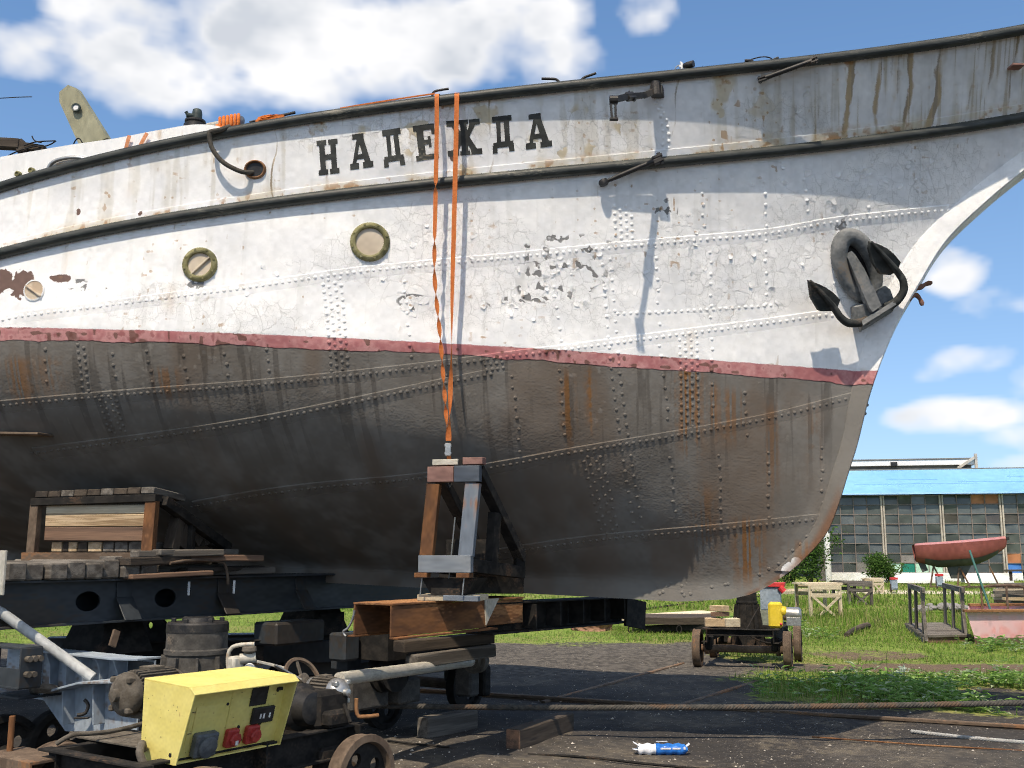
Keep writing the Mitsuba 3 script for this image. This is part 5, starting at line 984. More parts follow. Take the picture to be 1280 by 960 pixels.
# motors
def motor(label, c, ax, r, L, cap='dusty_steel', mat='dusty_steel', fins=16):
    k = thing('electric_motor', label, 'motor'); f = frame(c, np.cross(EZ_, ax), ax)
    part(k, 'body', MB().lathe(f, [(0, -.02), (r * .88, -.02), (r * .9, 0), (r * .9, L), (0, L)], 30), mat, 40)
    part(k, 'end_cap', MB().lathe(f, [(r * 1.0, .0), (r * 1.03, -.03), (r * .98, -.055), (r * .72, -.085), (r * .30, -.10), (r * .28, -.13), (r * .10, -.135), (0, -.135)], 32), cap, 40); part(k, 'end_cap', MB().lathe(f, [(0, L + .07), (r * .5, L + .07), (r * .95, L + .03), (r * 1.0, L)], 32), cap, 40)
    for j in range(fins * 2):
        a = j * math.pi / fins
        d = f[:3, 0] * math.cos(a) + f[:3, 1] * math.sin(a)
        if d[2] < -.75: continue
        part(k, 'fin', MB().bar(c + d * r * .98 + ax * .01, c + d * r * .98 + ax * (L - .01), .010, r * .22, d, .002), mat, 30)
    part(k, 'foot', MB().box(frame(c + ax * L / 2 - EZ_ * (r + .0), ax), (L * .8, r * 1.9, r * .34)), mat); part(k, 'terminal_box', MB().box(frame(c + ax * L * .5 + EZ_ * r * 1.02, ax), (L * .4, r * .8, r * .36)), mat)
    for a in (.8, 2.3, 4.0, 5.5): q = tf(f, [r * .93 * math.cos(a), r * .93 * math.sin(a), -.06]); part(k, 'lug', MB().box(frame(q, f[:3, 0], ax), (.035, .035, .05), bev=.008), cap)
    return k
motor('large dusty finned motor on the cart left of the yellow box', at(163, 867, 6.72), E1, .13, .30)
m2 = motor('small finned motor on the cart right of the yellow box', at(418, 864, 7.15) - E2 * .0, -E2, .085, .17, 'galv', 'dusty_steel', 11)
gb = thing('gearbox', 'dark greasy gearbox between the yellow box and the small motor', 'gearbox'); c = at(378, 884, 6.95)
part(gb, 'drum', MB().lathe(frame(c - E2 * .10, E1, E2), [(0, -.02), (.14, -.02), (.15, 0), (.15, .10), (.12, .12), (.10, .20), (.07, .21), (0, .21)], 28), 'oily_steel', 40); part(gb, 'case', MB().box(frame(c + E1 * .16 + [0, 0, -.02], E1), (.30, .26, .24), bev=.03), 'dark_steel', 30); part(gb, 'bracket', MB().box(frame(at(415, 897, 7.0), E1), (.2, .16, .10), bev=.02).cyl(at(430, 880, 7.0), at(438, 903, 6.95), .012, 8), 'dark_steel', 30)
k = thing('handwheel', 'tan handwheel disc behind the yellow box', 'wheel'); c = at(378, 850, 7.4); f = frame(c, E1, unit(E2 + [0, 0, .5])); part(k, 'rim', MB().lathe(f, [(.14, -.012), (.16, -.012), (.165, 0), (.16, .012), (.14, .012), (.14, -.012)], 36), 'rust_brown', 40); part(k, 'hub', MB().lathe(f, [(0, .03), (.04, .03), (.04, -.02), (0, -.02)], 16), 'dusty_steel', 40)
for a in (0, 1.57, 3.14, 4.71): part(k, 'spoke', MB().bar(c, c + f[:3, 0] * .145 * math.cos(a) + f[:3, 1] * .145 * math.sin(a), .025, .012, f[:3, 2]), 'dusty_steel')
k = thing('pressure_valve', 'pale dusty valve with a round gauge behind the yellow box', 'valve'); c = at(300, 824, 7.15); part(k, 'body', MB().box(frame(c + [-.03, 0, -.05], E1), (.10, .08, .14), bev=.02).cyl(c + [0, 0, .0], c + [.10, .02, .01], .035, 12).cyl(c + [.06, 0, .0], c + [.06, 0, .07], .02, 10), 'pale_pipe', 40)
part(k, 'cap', MB().lathe(frame(c + [.06, 0, .055], RT), [(.02, -.02), (.05, 0), (.045, .025), (0, .03)], 18), 'dusty_steel', 40); part(k, 'gauge', MB().lathe(frame(at(312, 836, 7.0), RT, [.2, -1, .1]), [(.035, -.02), (.036, .008), (.030, .012), (.028, .006), (0, .006)], 20), 'galv', 40)
part(k, 'lever', MB().bar(at(318, 826, 7.2), at(352, 834, 7.3), .11, .018), 'pale_pipe'); part(k, 'cover', MB().bar(at(340, 830, 7.25), at(372, 848, 7.35), .16, .012), 'galv'); part(k, 'arch', MB().tube(spline([at(286, 842, 7.2), at(285, 818, 7.2), at(292, 808, 7.2), at(318, 805, 7.2)], 12), .014, 8), 'pale_pipe', 60)
jack('tall dark ribbed screw jack standing behind the yellow box', at(247, 790, 7.35), .30, 1.205, .25, .205)
k = thing('crank_handle', 'rusty bent crank handle above the front wheel of the cart', 'handle'); part(k, 'grip', MB().tube(spline([at(445.5, 873, 7.1), at(446, 892, 7.1), at(449, 896, 7.1), at(473, 894, 7.15)], 14), .013, 8), 'rust', 60)

# blue-grey bogie at the left edge
bg = thing('blue_bogie', 'blue grey steel bogie of stiffened girders at the left edge under the ship', 'bogie')
g0, g1 = at(52, 806, 8.42), at(160, 813, 7.72); gd = unit((g1 - g0) * [1, 1, 0]); gn = unit(np.cross(gd, EZ_)); Hg = .34; L = np.linalg.norm(g1 - g0); zt = .90; g0[2] = zt; G = lambda s, o, z: g0 + gd * s + gn * o + EZ_ * (z - zt)
part(bg, 'girder', MB().bar(G(-.5, 0, zt - Hg / 2), G(L + .34, 0, zt - Hg / 2), .012, Hg), 'blue_grey', 25, gd)
part(bg, 'flange', MB().bar(G(-.5, .05, zt), G(L + .02, .05, zt), .20, .016), 'blue_grey', 25, gd); part(bg, 'flange', MB().bar(G(L + .02, .05, zt), G(L + .34, .05, zt + .015), .20, .016), 'blue_grey', 25, gd); part(bg, 'flange', MB().bar(G(-.5, .05, zt - Hg), G(L + .34, .05, zt - Hg), .22, .016), 'blue_grey', 25, gd)
for s in np.linspace(.05, L, 6): part(bg, 'stiffener', MB().prism(np.block([[np.stack([gn, EZ_, np.cross(gn, EZ_)], 1), G(s, .006, zt - .008)[:, None]], [np.zeros((1, 3)), np.ones((1, 1))]]), [(0, 0), (.11, 0), (.07, -.10), (.06, -Hg + .016), (0, -Hg + .016)], .012), 'blue_grey', 25)
part(bg, 'recess_plate', MB().bar(G(L + .03, .012, zt - Hg / 2), G(L + .33, .012, zt - Hg / 2), .004, Hg - .03), 'blue_grey_dark'); c = G(L - .14, .03, zt - .20); part(bg, 'hook', MB().tube(spline([c + gd * .02 + [0, 0, .06], c + gd * .05 + [0, 0, .02], c + gd * .04 + [0, 0, -.04], c - gd * .02 + [0, 0, -.05]], 14), .014, 8).bar(c - gd * .06 + [0, 0, -.08], c + gd * .06 + [0, 0, -.08], .03, .012), 'oily_steel', 60)
l0, l1, l2 = at(46, 871, 7.75), at(117, 852, 7.42), at(150, 851, 7.25); part(bg, 'lower_flange', MB().bar(l0, l1, .24, .016, np.cross(unit(l1 - l0), -gn)).bar(l1, l2 + (l2 - l1) * .6, .24, .016), 'blue_grey', 25); ln = -E1
web = [l0 + [0, 0, -.01], l1 + [0, 0, -.01], l2 + (l2 - l1) * .6 + [0, 0, -.01], at(165, 915, 7.2), at(75, 915, 7.6)]; wv = np.array([w + E1 * .04 for w in web]); part(bg, 'lower_web', MB().put(np.vstack([wv, wv + E1 * .012]), [[0, 4, 3], [0, 3, 1], [1, 3, 2], [5, 8, 9], [5, 6, 8], [6, 7, 8]]), 'blue_grey', False)
for u, v0, v1, Y_ in ((86, 862, 905, 7.55), (124, 856, 905, 7.38)): part(bg, 'stiffener', MB().bar(at(u, v0, Y_), at(u, v1, Y_), .10, .012, E2), 'blue_grey')
c = at(101, 886, 7.42); part(bg, 'hook', MB().tube(spline([c + [.02, 0, .06], c + [.05, 0, .02], c + [.03, 0, -.03], c + [-.02, 0, -.04]], 14), .012, 8).bar(c + [-.04, 0, -.06], c + [.06, 0, -.06], .03, .012), 'oily_steel', 60)
c = at(24, 836, 7.15); bx = MB(); Lb = .16
for z, s in ((.13, 1), (-.13, 1)): bx.bar(c - E2 * .26 + EZ_ * z, c - E2 * .26 + E1 * Lb + EZ_ * z, .52, .016)
for s in (0, -.52): bx.bar(c + E2 * s, c + E2 * s + E1 * Lb, .016, .26)
bx.bar(c - E2 * .52 + E1 * .01 - EZ_ * .07, c + E1 * .01 - EZ_ * .07, .012, .13, EZ_); part(bg, 'box_girder', bx, 'blue_grey_dark', 25)
for j in range(5): part(bg, 'bolt', MB().cyl(c + E1 * (.045 + .04 * (j // 2)) + EZ_ * (.06 - .10 * (j % 2)), c + E1 * (.045 + .04 * (j // 2)) + EZ_ * (.06 - .10 * (j % 2)) + E2 * .05, .02, 8), 'dusty_steel', 40)
for u, v, Y_ in ((5, 893, 7.6), (75, 893, 7.9)): q = at(u, v, Y_); wheel(bg, np.array([q[0], q[1], .26]), E2, .255, .12, 'dark_steel')
part(bg, 'ledge', MB().box(frame(at(48, 866, 7.7), E1), (.5, .34, .02)), 'blue_grey_dark'); one('dirt_pile', MB().tube(spline([at(40, 862, 7.62), at(60, 861, 7.5), at(75, 862, 7.5)], 8), [.02, .035, .04, .03, .03, .035, .03, .01], 8), 'dusty_steel', 'small pile of dirt lying on the ledge of the blue bogie', 'dirt')
one('strut_pipe', MB().tube([at(-25, 752, 7.45), at(2, 766, 7.5), at(116, 847, 7.55)], .036, 16), 'strut_grey', 'pale round strut slanting down across the blue bogie at far left', 'strut', smooth=60); one('flange_plate', MB().box(frame(at(0, 716, 7.2), E1), (.02, .12, .30)), 'pale_pipe', 'pale steel flange at the left edge above the strut', 'plate')

# cross girder under the ship, timbers and crib on it
GO = at(150, 745, 8.3); GO[2] = 0; z0_, z1_ = 1.13, 1.43; gl = thing('cross_girder', 'dark blue girder with round holes carrying the timbers under the ship', 'girder')
Q = lambda t, o, z: GO + E1 * t + E2 * o + EZ_ * z
poly = sbox(-1.6, z0_, 3.9, z1_ - .0)
for t in (-.28, .42): poly = poly.difference(Polygon([(t + .105 * math.cos(a), (z0_ + z1_) / 2 + .075 * math.sin(a)) for a in np.linspace(0, 6.283, 25)[:-1]]))
mw = np.eye(4); mw[:3, 0], mw[:3, 1], mw[:3, 2], mw[:3, 3] = E1, EZ_, np.cross(E1, EZ_), GO
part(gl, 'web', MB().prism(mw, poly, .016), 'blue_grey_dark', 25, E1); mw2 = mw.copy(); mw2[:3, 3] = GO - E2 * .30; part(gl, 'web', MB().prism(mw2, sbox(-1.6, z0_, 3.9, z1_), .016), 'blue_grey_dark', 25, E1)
part(gl, 'flange', MB().bar(Q(-1.6, -.15, z1_ + .009), Q(3.9, -.15, z1_ + .009), .50, .018).bar(Q(-1.6, -.15, z0_ - .009), Q(3.9, -.15, z0_ - .009), .46, .018), 'blue_grey_dark', 25, E1)
for t in (.02, 1.0, 1.9): part(gl, 'stiffener', MB().bar(Q(t, .012, z1_ - .005), Q(t, .03, z1_ - .13), .13, .012, E2).bar(Q(t, .03, z1_ - .13), Q(t, .16, z0_ + .0), .15, .012, E2), 'blue_grey_dark', 25)
for t in (.55, 1.02): part(gl, 'tag', MB().bar(Q(t, .13, z1_ - .02), Q(t, .13, z1_ - .13), .022, .006, E2), 'white_paint')
rt = random.Random(12); NTH = ('leftmost', 'second from the left', 'third from the left', 'fourth from the left', 'fourth from the right', 'third from the right', 'second from the right', 'rightmost')
for j in range(8):
    t = -.95 + j * .155; h = rt.uniform(.115, .145); o = rt.uniform(-.02, .05); k = one('square_timber', MB().bar(Q(t, .14 + o, z1_ + .02 + h / 2), Q(t + rt.uniform(-.03, .03), -1.15, z1_ + .02 + h / 2), .145, h, bev=.012), 'wood_grey', f'weathered grey square timber, {NTH[j]} in the row of ends on the girder', 'timber', 'grey square timbers across the girder', d=E2)
for j in range(14):
    t, o = rt.uniform(.28, 1.0), rt.uniform(-.25, .2); z = z1_ + .03 + .018 * j * .8; a = rt.uniform(-.25, .35); dv_ = E1 * math.cos(a) + E2 * math.sin(a); L = rt.uniform(.35, .62); one('loose_board', MB().bar(Q(t, o, z) - dv_ * L, Q(t, o, z + rt.uniform(-.01, .02)) + dv_ * L * (1 - j * .03), rt.uniform(.07, .16), rt.uniform(.035, .07), bev=.008), rt.choice(['wood_grey', 'wood_dark', 'wood_grey', 'wood_red']), 'splintered board in the heap on the girder beside the grey timbers', 'board', 'splintered boards heaped on the girder', d=dv_)
one('bent_hoop', MB().tube(spline([Q(.30, .20, z1_ + .13), Q(.60, .18, z1_ + .155), Q(.86, .17, z1_ + .13), Q(.92, .17, z1_ - .05)], 24), .012, 8), 'rust_brown', 'rusty bent rod curving over the edge of the girder', 'rod', smooth=60)
# crib: rusty frame filled with planks
cr = thing('crib_frame', 'rusty steel crib frame filled with planks under the bilge at left', 'cradle'); C0 = at(188, 697, 8.38); zc0, zc1 = z1_ + .155, 2.06; Wc = 1.15
K = lambda s, d_, z: np.array([C0[0], C0[1], 0]) - SA * s + SB * d_ + EZ_ * z
part(cr, 'post', MB().bar(K(.04, .02, zc0), K(.03, .03, zc1), .06, .10, SA), 'rust', d=EZ_); part(cr, 'post', MB().bar(K(Wc, .02, zc0), K(Wc, .03, zc1 - .02), .06, .08, SA), 'rust_brown', d=EZ_)
part(cr, 'sill', MB().bar(K(-.02, -.01, zc0 + .02), K(Wc + .04, -.01, zc0 + .02), .10, .08), 'rust_brown', d=SA); part(cr, 'head', MB().bar(K(-.02, .04, zc1 + .02), K(Wc + .03, .04, zc1), .10, .06), 'dark_steel', d=SA)
part(cr, 'strut', MB().bar(K(-.02, .10, zc1), K(-.05, 1.05, zc0 + .1), .08, .08), 'dark_steel'); part(cr, 'strut', MB().bar(K(-.02, .5, zc0), K(-.02, .5, zc0 + .36), .07, .07), 'dark_steel'); part(cr, 'strut', MB().bar(K(-.03, 0, zc0 + .03), K(-.05, 1.1, zc0 + .03), .09, .08), 'dark_steel')
n_t = 9
for j in range(n_t): s = Wc * (j + .5) / n_t; part(cr, 'capping_block', MB().bar(K(s, .0, zc1 + .082 - .02 * s / Wc), K(s, .45, zc1 + .04 - .02 * s / Wc), Wc / n_t * .94, .055, bev=.006), 'wood_dark' if j % 3 else 'wood_grey', d=SB)
z = zc0 + .065
for h, mat in ((.085, None), (.115, 'wood_red'), (.105, 'wood_fresh'), (.075, 'wood_pale')):
    if mat is None:
        for j, w in enumerate((.10, .05, .08, .09, .13, .10, .12, .16)): s = Wc - .12 - sum((.10, .05, .08, .09, .13, .10, .12, .16)[:j]) * 1.12 - w / 2; part(cr, 'filler_block', MB().bar(K(s, .10, z + h / 2), K(s, .6, z + h / 2), w, h * .92), ('wood_fresh', 'wood_dark', 'wood_fresh', 'wood_dark', 'wood_fresh', 'wood_grey', 'wood_grey', 'wood_grey')[j], d=SB)
    else: part(cr, 'plank', MB().bar(K(.09, .13, z + h / 2), K(Wc - .08, .13, z + h / 2 + .006), .16, h * .96, bev=.005), mat, d=SA)
    z += h
for j in range(7): s, d_ = rt.uniform(-.06, -.02), .3 + .11 * j; part(cr, 'side_plank', MB().bar(K(s + .06, d_, zc0 + .08 + .02 * j), K(s + .06, d_ + .10, zc0 + .40 - .05 * j), .10, .09, SA), 'wood_dark', d=EZ_)

# second cradle and girder under the bilge, hung from the straps
gr2 = thing('channel_girder', 'rust orange hollow girder end with a dark beam running on under the keel', 'girder'); G2o = at(488, 774, 7.75); zb, zt2 = 1.03, 1.27; V = lambda t, o, z: np.array([G2o[0], G2o[1], 0]) + E1 * t + E2 * o + EZ_ * z
part(gr2, 'hat_section', MB().bar(V(0, 0, (zb + zt2) / 2), V(1.18, 0, (zb + zt2) / 2), .014, zt2 - zb - .02).bar(V(0, -.36, (zb + zt2) / 2), V(1.18, -.36, (zb + zt2) / 2), .014, zt2 - zb - .02).bar(V(0, -.18, zt2), V(1.18, -.18, zt2), .39, .016).bar(V(0, .03, zb), V(1.25, .03, zb), .08, .014).bar(V(0, -.39, zb), V(1.18, -.39, zb), .08, .014), 'rust', 25, E1)
part(gr2, 'hat_section', MB().bar(V(1.22, -.03, (zb + zt2) / 2), V(1.75, -.03, (zb + zt2) / 2), .014, zt2 - zb - .04).bar(V(1.22, -.18, zt2 - .01), V(1.75, -.18, zt2 - .01), .34, .016), 'rust', 25, E1)
part(gr2, 'gusset', MB().prism(np.block([[np.stack([E1, EZ_, np.cross(E1, EZ_)], 1), V(1.14, .012, 0)[:, None]], [np.zeros((1, 3)), np.ones((1, 1))]]), [(0, zt2), (.20, zt2), (.02, zb + .03)], .010), 'pale_pipe', 20)
part(gr2, 'beam', ibeam(MB(), V(1.3, -.16, 1.10), V(3.75, -.16, 1.07), .28, .26), 'dark_steel', 25, E1); part(gr2, 'end_plate', MB().bar(V(3.55, -.0, 1.06), V(3.95, .0, 1.0), .03, .28), 'dark_steel'); part(gr2, 'hook', MB().tube(spline([V(0, -.36, zt2 - .05), V(-.02, -.40, zb + .06), V(-.03, -.44, zb + .03), V(-.02, -.42, zb)], 14), .010, 6), 'galv', 60)
for t in np.linspace(1.9, 3.5, 5): part(gr2, 'stiffener', MB().bar(V(t, -.06, .99), V(t, -.06, 1.2), .02, .16, E2), 'dark_steel')
cd = thing('cradle_frame', 'open steel cradle frame with one orange and one blue grey post below the straps', 'cradle'); D0 = at(588, 716, 8.02); zd0, zd1 = 1.50, 2.245
N_ = lambda s, d_, z: np.array([D0[0], D0[1], 0]) - SA * s + SB * (d_ + (z - zd0) * .03) + EZ_ * z + SA * (z - zd0) * .085
part(cd, 'post', MB().bar(N_(.365, 0, zd0 + .12), N_(.365, 0, zd1 - .07), .06, .105, SA), 'rust', d=EZ_); part(cd, 'post', MB().bar(N_(.045, 0, zd0 + .12), N_(.045, 0, zd1 - .07), .06, .115, SA), 'mill_steel', d=EZ_)
part(cd, 'sill', MB().bar(N_(.415, -.01, zd0 + .06), N_(-.01, -.01, zd0 + .06), .07, .13), 'mill_steel', d=SA); part(cd, 'head', MB().bar(N_(.415, -.01, zd1), N_(.20, -.01, zd1), .07, .12), 'rust_pink', d=SA); part(cd, 'head', MB().bar(N_(.195, -.012, zd1), N_(-.01, -.012, zd1), .07, .125), 'mill_steel_dark', d=SA)
part(cd, 'cap', MB().bar(N_(.39, .02, zd1 + .095), N_(.18, .02, zd1 + .095), .10, .045), 'pale_pipe', d=SA); part(cd, 'cap', MB().bar(N_(.14, .02, zd1 + .10), N_(-.02, .02, zd1 + .10), .10, .055), 'rust_pink', d=SA); part(cd, 'cap', MB().bar(N_(.175, .03, zd1 + .09), N_(.145, .03, zd1 + .09), .09, .05), 'dark_steel')
for s in (.38, .04): part(cd, 'foot', MB().bar(N_(s + .055, -.01, zd0 - .025), N_(s - .05, -.01, zd0 - .025), .09, .035), 'rust'); part(cd, 'pin', MB().cyl(N_(s, -.02, zd0 - .17), N_(s, -.02, zd0 - .03), .006, 6), 'galv', 60)
part(cd, 'chord', MB().bar(N_(.04, .06, zd1 + .04), N_(-.12, .95, zd0 + .10), .09, .08), 'oily_steel'); part(cd, 'chord', MB().bar(N_(.38, .06, zd1 + .04), N_(.22, .95, zd0 + .10), .09, .08), 'oily_steel'); part(cd, 'chord', MB().bar(N_(.04, .05, zd0 + .05), N_(-.12, 1.0, zd0 - .02), .08, .10), 'dark_steel'); part(cd, 'chord', MB().bar(N_(.38, .05, zd0 + .05), N_(.22, 1.0, zd0 - .02), .08, .10), 'dark_steel')
part(cd, 'strut', MB().bar(N_(-.02, .45, zd0 + .02), N_(-.02, .42, zd1 - .28), .08, .08), 'dark_steel'); part(cd, 'strut', MB().bar(N_(-.11, .95, zd0 + .02), N_(-.11, .93, zd0 + .16), .08, .08), 'dark_steel'); part(cd, 'rod', MB().cyl(N_(.21, .12, zd0 - .05), N_(.21, .12, zd0 + .42), .006, 6), 'galv', 60); part(cd, 'back_plate', MB().bar(N_(.42, .6, zd0 + .1), N_(.0, .6, zd0 + .1), .02, .3), 'dark_steel')
pd = thing('pedestal', 'dark steel pedestal between the cradle frame and the rusty girder', 'pedestal'); mp = frame(np.array([0, 0, 0.]), SA); cpt = np.array([D0[0], D0[1], 0]) - SA * .20 + SB * .22
vv = [cpt + SA * a * w + SB * b * .18 + EZ_ * z for z, w in ((zt2 + .055, .13), (zd0 - .05, .21)) for a, b in ((-1, -1), (1, -1), (1, 1), (-1, 1))]; part(pd, 'block', MB().tm(trimesh.Trimesh(np.array(vv), process=False).convex_hull), 'dark_steel', 20); part(pd, 'packing', MB().bar(cpt - SA * .25 + EZ_ * (zt2 + .032), cpt + SA * .22 + EZ_ * (zt2 + .030), .34, .045), 'wood_pale', d=SA); part(pd, 'packing', MB().bar(cpt - SA * .02 + EZ_ * (zt2 + .035) - SB * .19, cpt + SA * .26 + EZ_ * (zt2 + .03) - SB * .19, .06, .04), 'mill_steel', d=SA)
part(pd, 'block', MB().bar(cpt + SB * .3 - SA * .1 + EZ_ * 1.40, cpt + SB * 1.1 + SA * .1 + EZ_ * 1.37, .34, .16), 'dark_steel')

# bogie under the second cradle, its axle tube, stacked beams
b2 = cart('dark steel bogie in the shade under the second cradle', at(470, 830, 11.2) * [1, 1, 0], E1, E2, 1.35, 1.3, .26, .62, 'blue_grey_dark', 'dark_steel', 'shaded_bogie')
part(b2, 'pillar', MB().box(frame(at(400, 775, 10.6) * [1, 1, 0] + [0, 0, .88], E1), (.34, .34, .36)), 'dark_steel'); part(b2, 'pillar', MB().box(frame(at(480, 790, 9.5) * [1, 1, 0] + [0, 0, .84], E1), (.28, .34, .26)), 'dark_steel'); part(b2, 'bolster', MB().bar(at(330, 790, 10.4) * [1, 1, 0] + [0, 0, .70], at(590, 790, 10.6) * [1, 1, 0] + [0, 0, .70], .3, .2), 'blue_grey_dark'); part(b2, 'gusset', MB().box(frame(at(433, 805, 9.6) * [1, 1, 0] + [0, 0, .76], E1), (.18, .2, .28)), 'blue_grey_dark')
for j, (a, b, w) in enumerate(((at(498, 802, 9.2), at(612, 790.5, 9.9), .13), (at(514, 820, 9.2), at(613, 806, 9.9), .15))): a = a + [0, 0, -.045]; b = b + [0, 0, -.045]; one('stacked_beam', MB().bar(a, b, .16, w * .75, bev=.008), 'wood_grey' if j else 'wood_dark', ('upper' if j == 0 else 'lower') + ' of two shaded square beams stacked below the rusty girder', 'beam', d=b - a)
k = thing('axle_tube', 'pale round tube running from the small motor into the shade', 'tube'); a, b = at(424, 849, 7.9), at(592, 826, 10.2); part(k, 'tube', MB().tube([a, b], .050, 18), 'pale_pipe', 60, b - a); part(k, 'flange', MB().cyl(b, b + (b - a) * .04, .12, 20).cyl(b - (b - a) * .03, b, .08, 16), 'dusty_steel', 40)
k = thing('hydraulic_unit', 'shaded grey machinery blocks beside the pale tube', 'machine'); 
for u, v, Y_, s, mat in ((448, 866, 9.6, (.5, .3, .26), 'cast_grey'), (498, 862, 9.9, (.3, .3, .22), 'cast_grey'), (584, 850, 10.6, (.16, .2, .30), 'cast_grey'), (600, 850, 10.8, (.12, .2, .3), 'dark_steel'), (362, 790, 9.6, (.6, .3, .2), 'blue_grey_dark'), (430, 808, 9.4, (.2, .2, .24), 'blue_grey_dark')):
    q = at(u, v, Y_); part(k, 'block', MB().box(frame(q, E1), s, bev=.02), mat, 30)
part(k, 'reel', MB().lathe(frame(at(486, 838, 9.6), E1, unit(E2 + [0, 0, .1])), [(.06, -.08), (.19, -.08), (.19, -.05), (.12, -.04), (.12, .04), (.19, .05), (.19, .08), (.06, .08), (.06, -.08)], 32), 'dark_steel', 40)
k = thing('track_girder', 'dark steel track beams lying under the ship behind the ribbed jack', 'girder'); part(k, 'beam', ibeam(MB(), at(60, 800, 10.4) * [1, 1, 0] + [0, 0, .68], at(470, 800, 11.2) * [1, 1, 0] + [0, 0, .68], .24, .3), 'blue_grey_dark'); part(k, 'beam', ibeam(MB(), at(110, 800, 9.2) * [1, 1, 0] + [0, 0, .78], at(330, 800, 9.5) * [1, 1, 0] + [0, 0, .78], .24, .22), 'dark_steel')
for u, Y_ in ((135, 8.75), (390, 10.6)): q = at(u, 780, Y_) * [1, 1, 0]; part(k, 'bearing', MB().tm(trimesh.Trimesh(np.array([q + E1 * a * w + E2 * b * w * 1.2 + EZ_ * z for z, w in ((.85, .24), (1.1, .17)) for a in (-1, 1) for b in (-1, 1)]), process=False).convex_hull), 'dark_steel', 20)
q = at(188, 790, 9.3) * [1, 1, 0]; part(k, 'bracket', MB().prism(np.block([[np.stack([SA, EZ_, np.cross(SA, EZ_)], 1), (q + EZ_ * .87)[:, None]], [np.zeros((1, 3)), np.ones((1, 1))]]), Polygon([(-.15, 0), (.22, 0), (.17, .16), (.10, .22), (-.06, .22), (-.12, .17)]).difference(Polygon([(.0 + .03 * math.cos(a), .15 + .03 * math.sin(a)) for a in np.linspace(0, 6.28, 13)[:-1]])), .03), 'dark_steel', 20)
# crossbars stacked behind the ribbed jack, and the plinth below the crib
one('rust_bracket', MB().bar(at(140, 808, 7.9), at(146, 788, 7.95), .06, .02, E2), 'rust_brown', 'short rusty flat bar standing on the blue bogie', 'bar')

# ------------------------------------------------------------------ loose things on the dirt
def block(label, u, v, v1, far, mat, endmat, w):
    a = gp(u, v); b = gp(*far); d = unit((b - a) * [1, 1, 0]); n_ = np.cross(EZ_, d); h = (v - v1) * a[1] / F * .98; k = thing('timber_block', label, 'timber'); c0 = a + n_ * w / 2 + [0, 0, h / 2 - .015 + gz(a[0], a[1])]; L = np.linalg.norm((b - a)[:2])
    part(k, 'beam', MB().bar(c0 + d * .006, c0 + d * L, w, h, bev=.01), mat, d=d); part(k, 'sawn_end', MB().bar(c0, c0 + d * .02, w - .012, h - .012, bev=.006), endmat, d=d); return k
block('square timber block lying on the dirt, left one with a grey end', 535, 922, 897, (598, 910), 'wood_grey', 'wood_grey', .15); block('square timber block lying on the dirt, right one with a reddish sawn end', 650, 937, 912, (718, 913), 'wood_dark', 'wood_end', .14)
pk = thing('packet', 'crumpled blue and white plastic packet lying on the dirt', 'packet'); a, b = gp(797, 941), gp(859, 941); b = a + (b - a); zq = .035; d = unit(b - a); L = np.linalg.norm(b - a)
def pillow(s0, s1, n=12):
    m = MB(); S = [];
    for s in np.linspace(s0, s1, n): e = min(1, s / .035 + .35, (1 - s) / .03 + .3); S.append([a + d * L * s + np.array([0, .045 * math.cos(t), .045 * e * math.sin(t) + gz(a[0], a[1]) + .042 + .006 * math.sin(s * 31 + t)]) for t in np.linspace(0, 6.283, 17)[:-1]])
    return m.grid(np.array(S), True)
part(pk, 'wrapper', pillow(.36, 1.0), 'film_blue', 60); part(pk, 'wrapper', pillow(.0, .36), 'film_white', 60, label='white end of the packet')
part(pk, 'flap', MB().bar(a + [.01, 0, .06], a + [-.035, .0, .085], .07, .004).bar(a + [0.01, 0, .03], a + [-.035, -.02, .03], .06, .004), 'film_white'); part(pk, 'flap', MB().bar(b + [-.01, 0, .05], b + [.02, .0, .075], .06, .004), 'film_white')
part(pk, 'stripe', MB().bar(a + d * L * .37 + [0, -.012, .094], a + d * L * .60 + [0, -.012, .094], .01, .004), 'film_white'); part(pk, 'print', MB().bar(a + d * L * .45 + [0, -.049, .042], a + d * L * .66 + [0, -.049, .042], .003, .012).bar(a + d * L * .69 + [0, -.049, .042], a + d * L * .85 + [0, -.049, .042], .003, .012).bar(a + d * L * .91 + [0, -.049, .045], a + d * L * .95 + [0, -.049, .045], .003, .022), 'film_white')
peb = MB(); r4 = np.random.default_rng(21)
for i in range(1500):
    y = 7.6 + 9 * r4.uniform() ** 1.3; x = r4.uniform(-3.5, 7) * (y / 10); s_ = r4.lognormal(-4.95, .4); t_ = np.array([[1, 0, 0], [-1, 0, 0], [0, 1, 0], [0, -1, 0], [0, 0, .7], [0, 0, -.7]]) * s_ * r4.uniform(.6, 1.3, (6, 1)); a_ = r4.uniform(0, 6.28)
    t_ = t_ @ np.array([[math.cos(a_), math.sin(a_), 0], [-math.sin(a_), math.cos(a_), 0], [0, 0, 1]]); peb.put(t_ + [x, y, gz(x, y) + s_ * .2], [[0, 2, 4], [2, 1, 4], [1, 3, 4], [3, 0, 4], [2, 0, 5], [1, 2, 5], [3, 1, 5], [0, 3, 5]])
one('pebbles', peb, 'column_pale', 'scattered pebbles and cinder crumbs on the dark dirt', 'pebbles', smooth=False, kind='stuff')

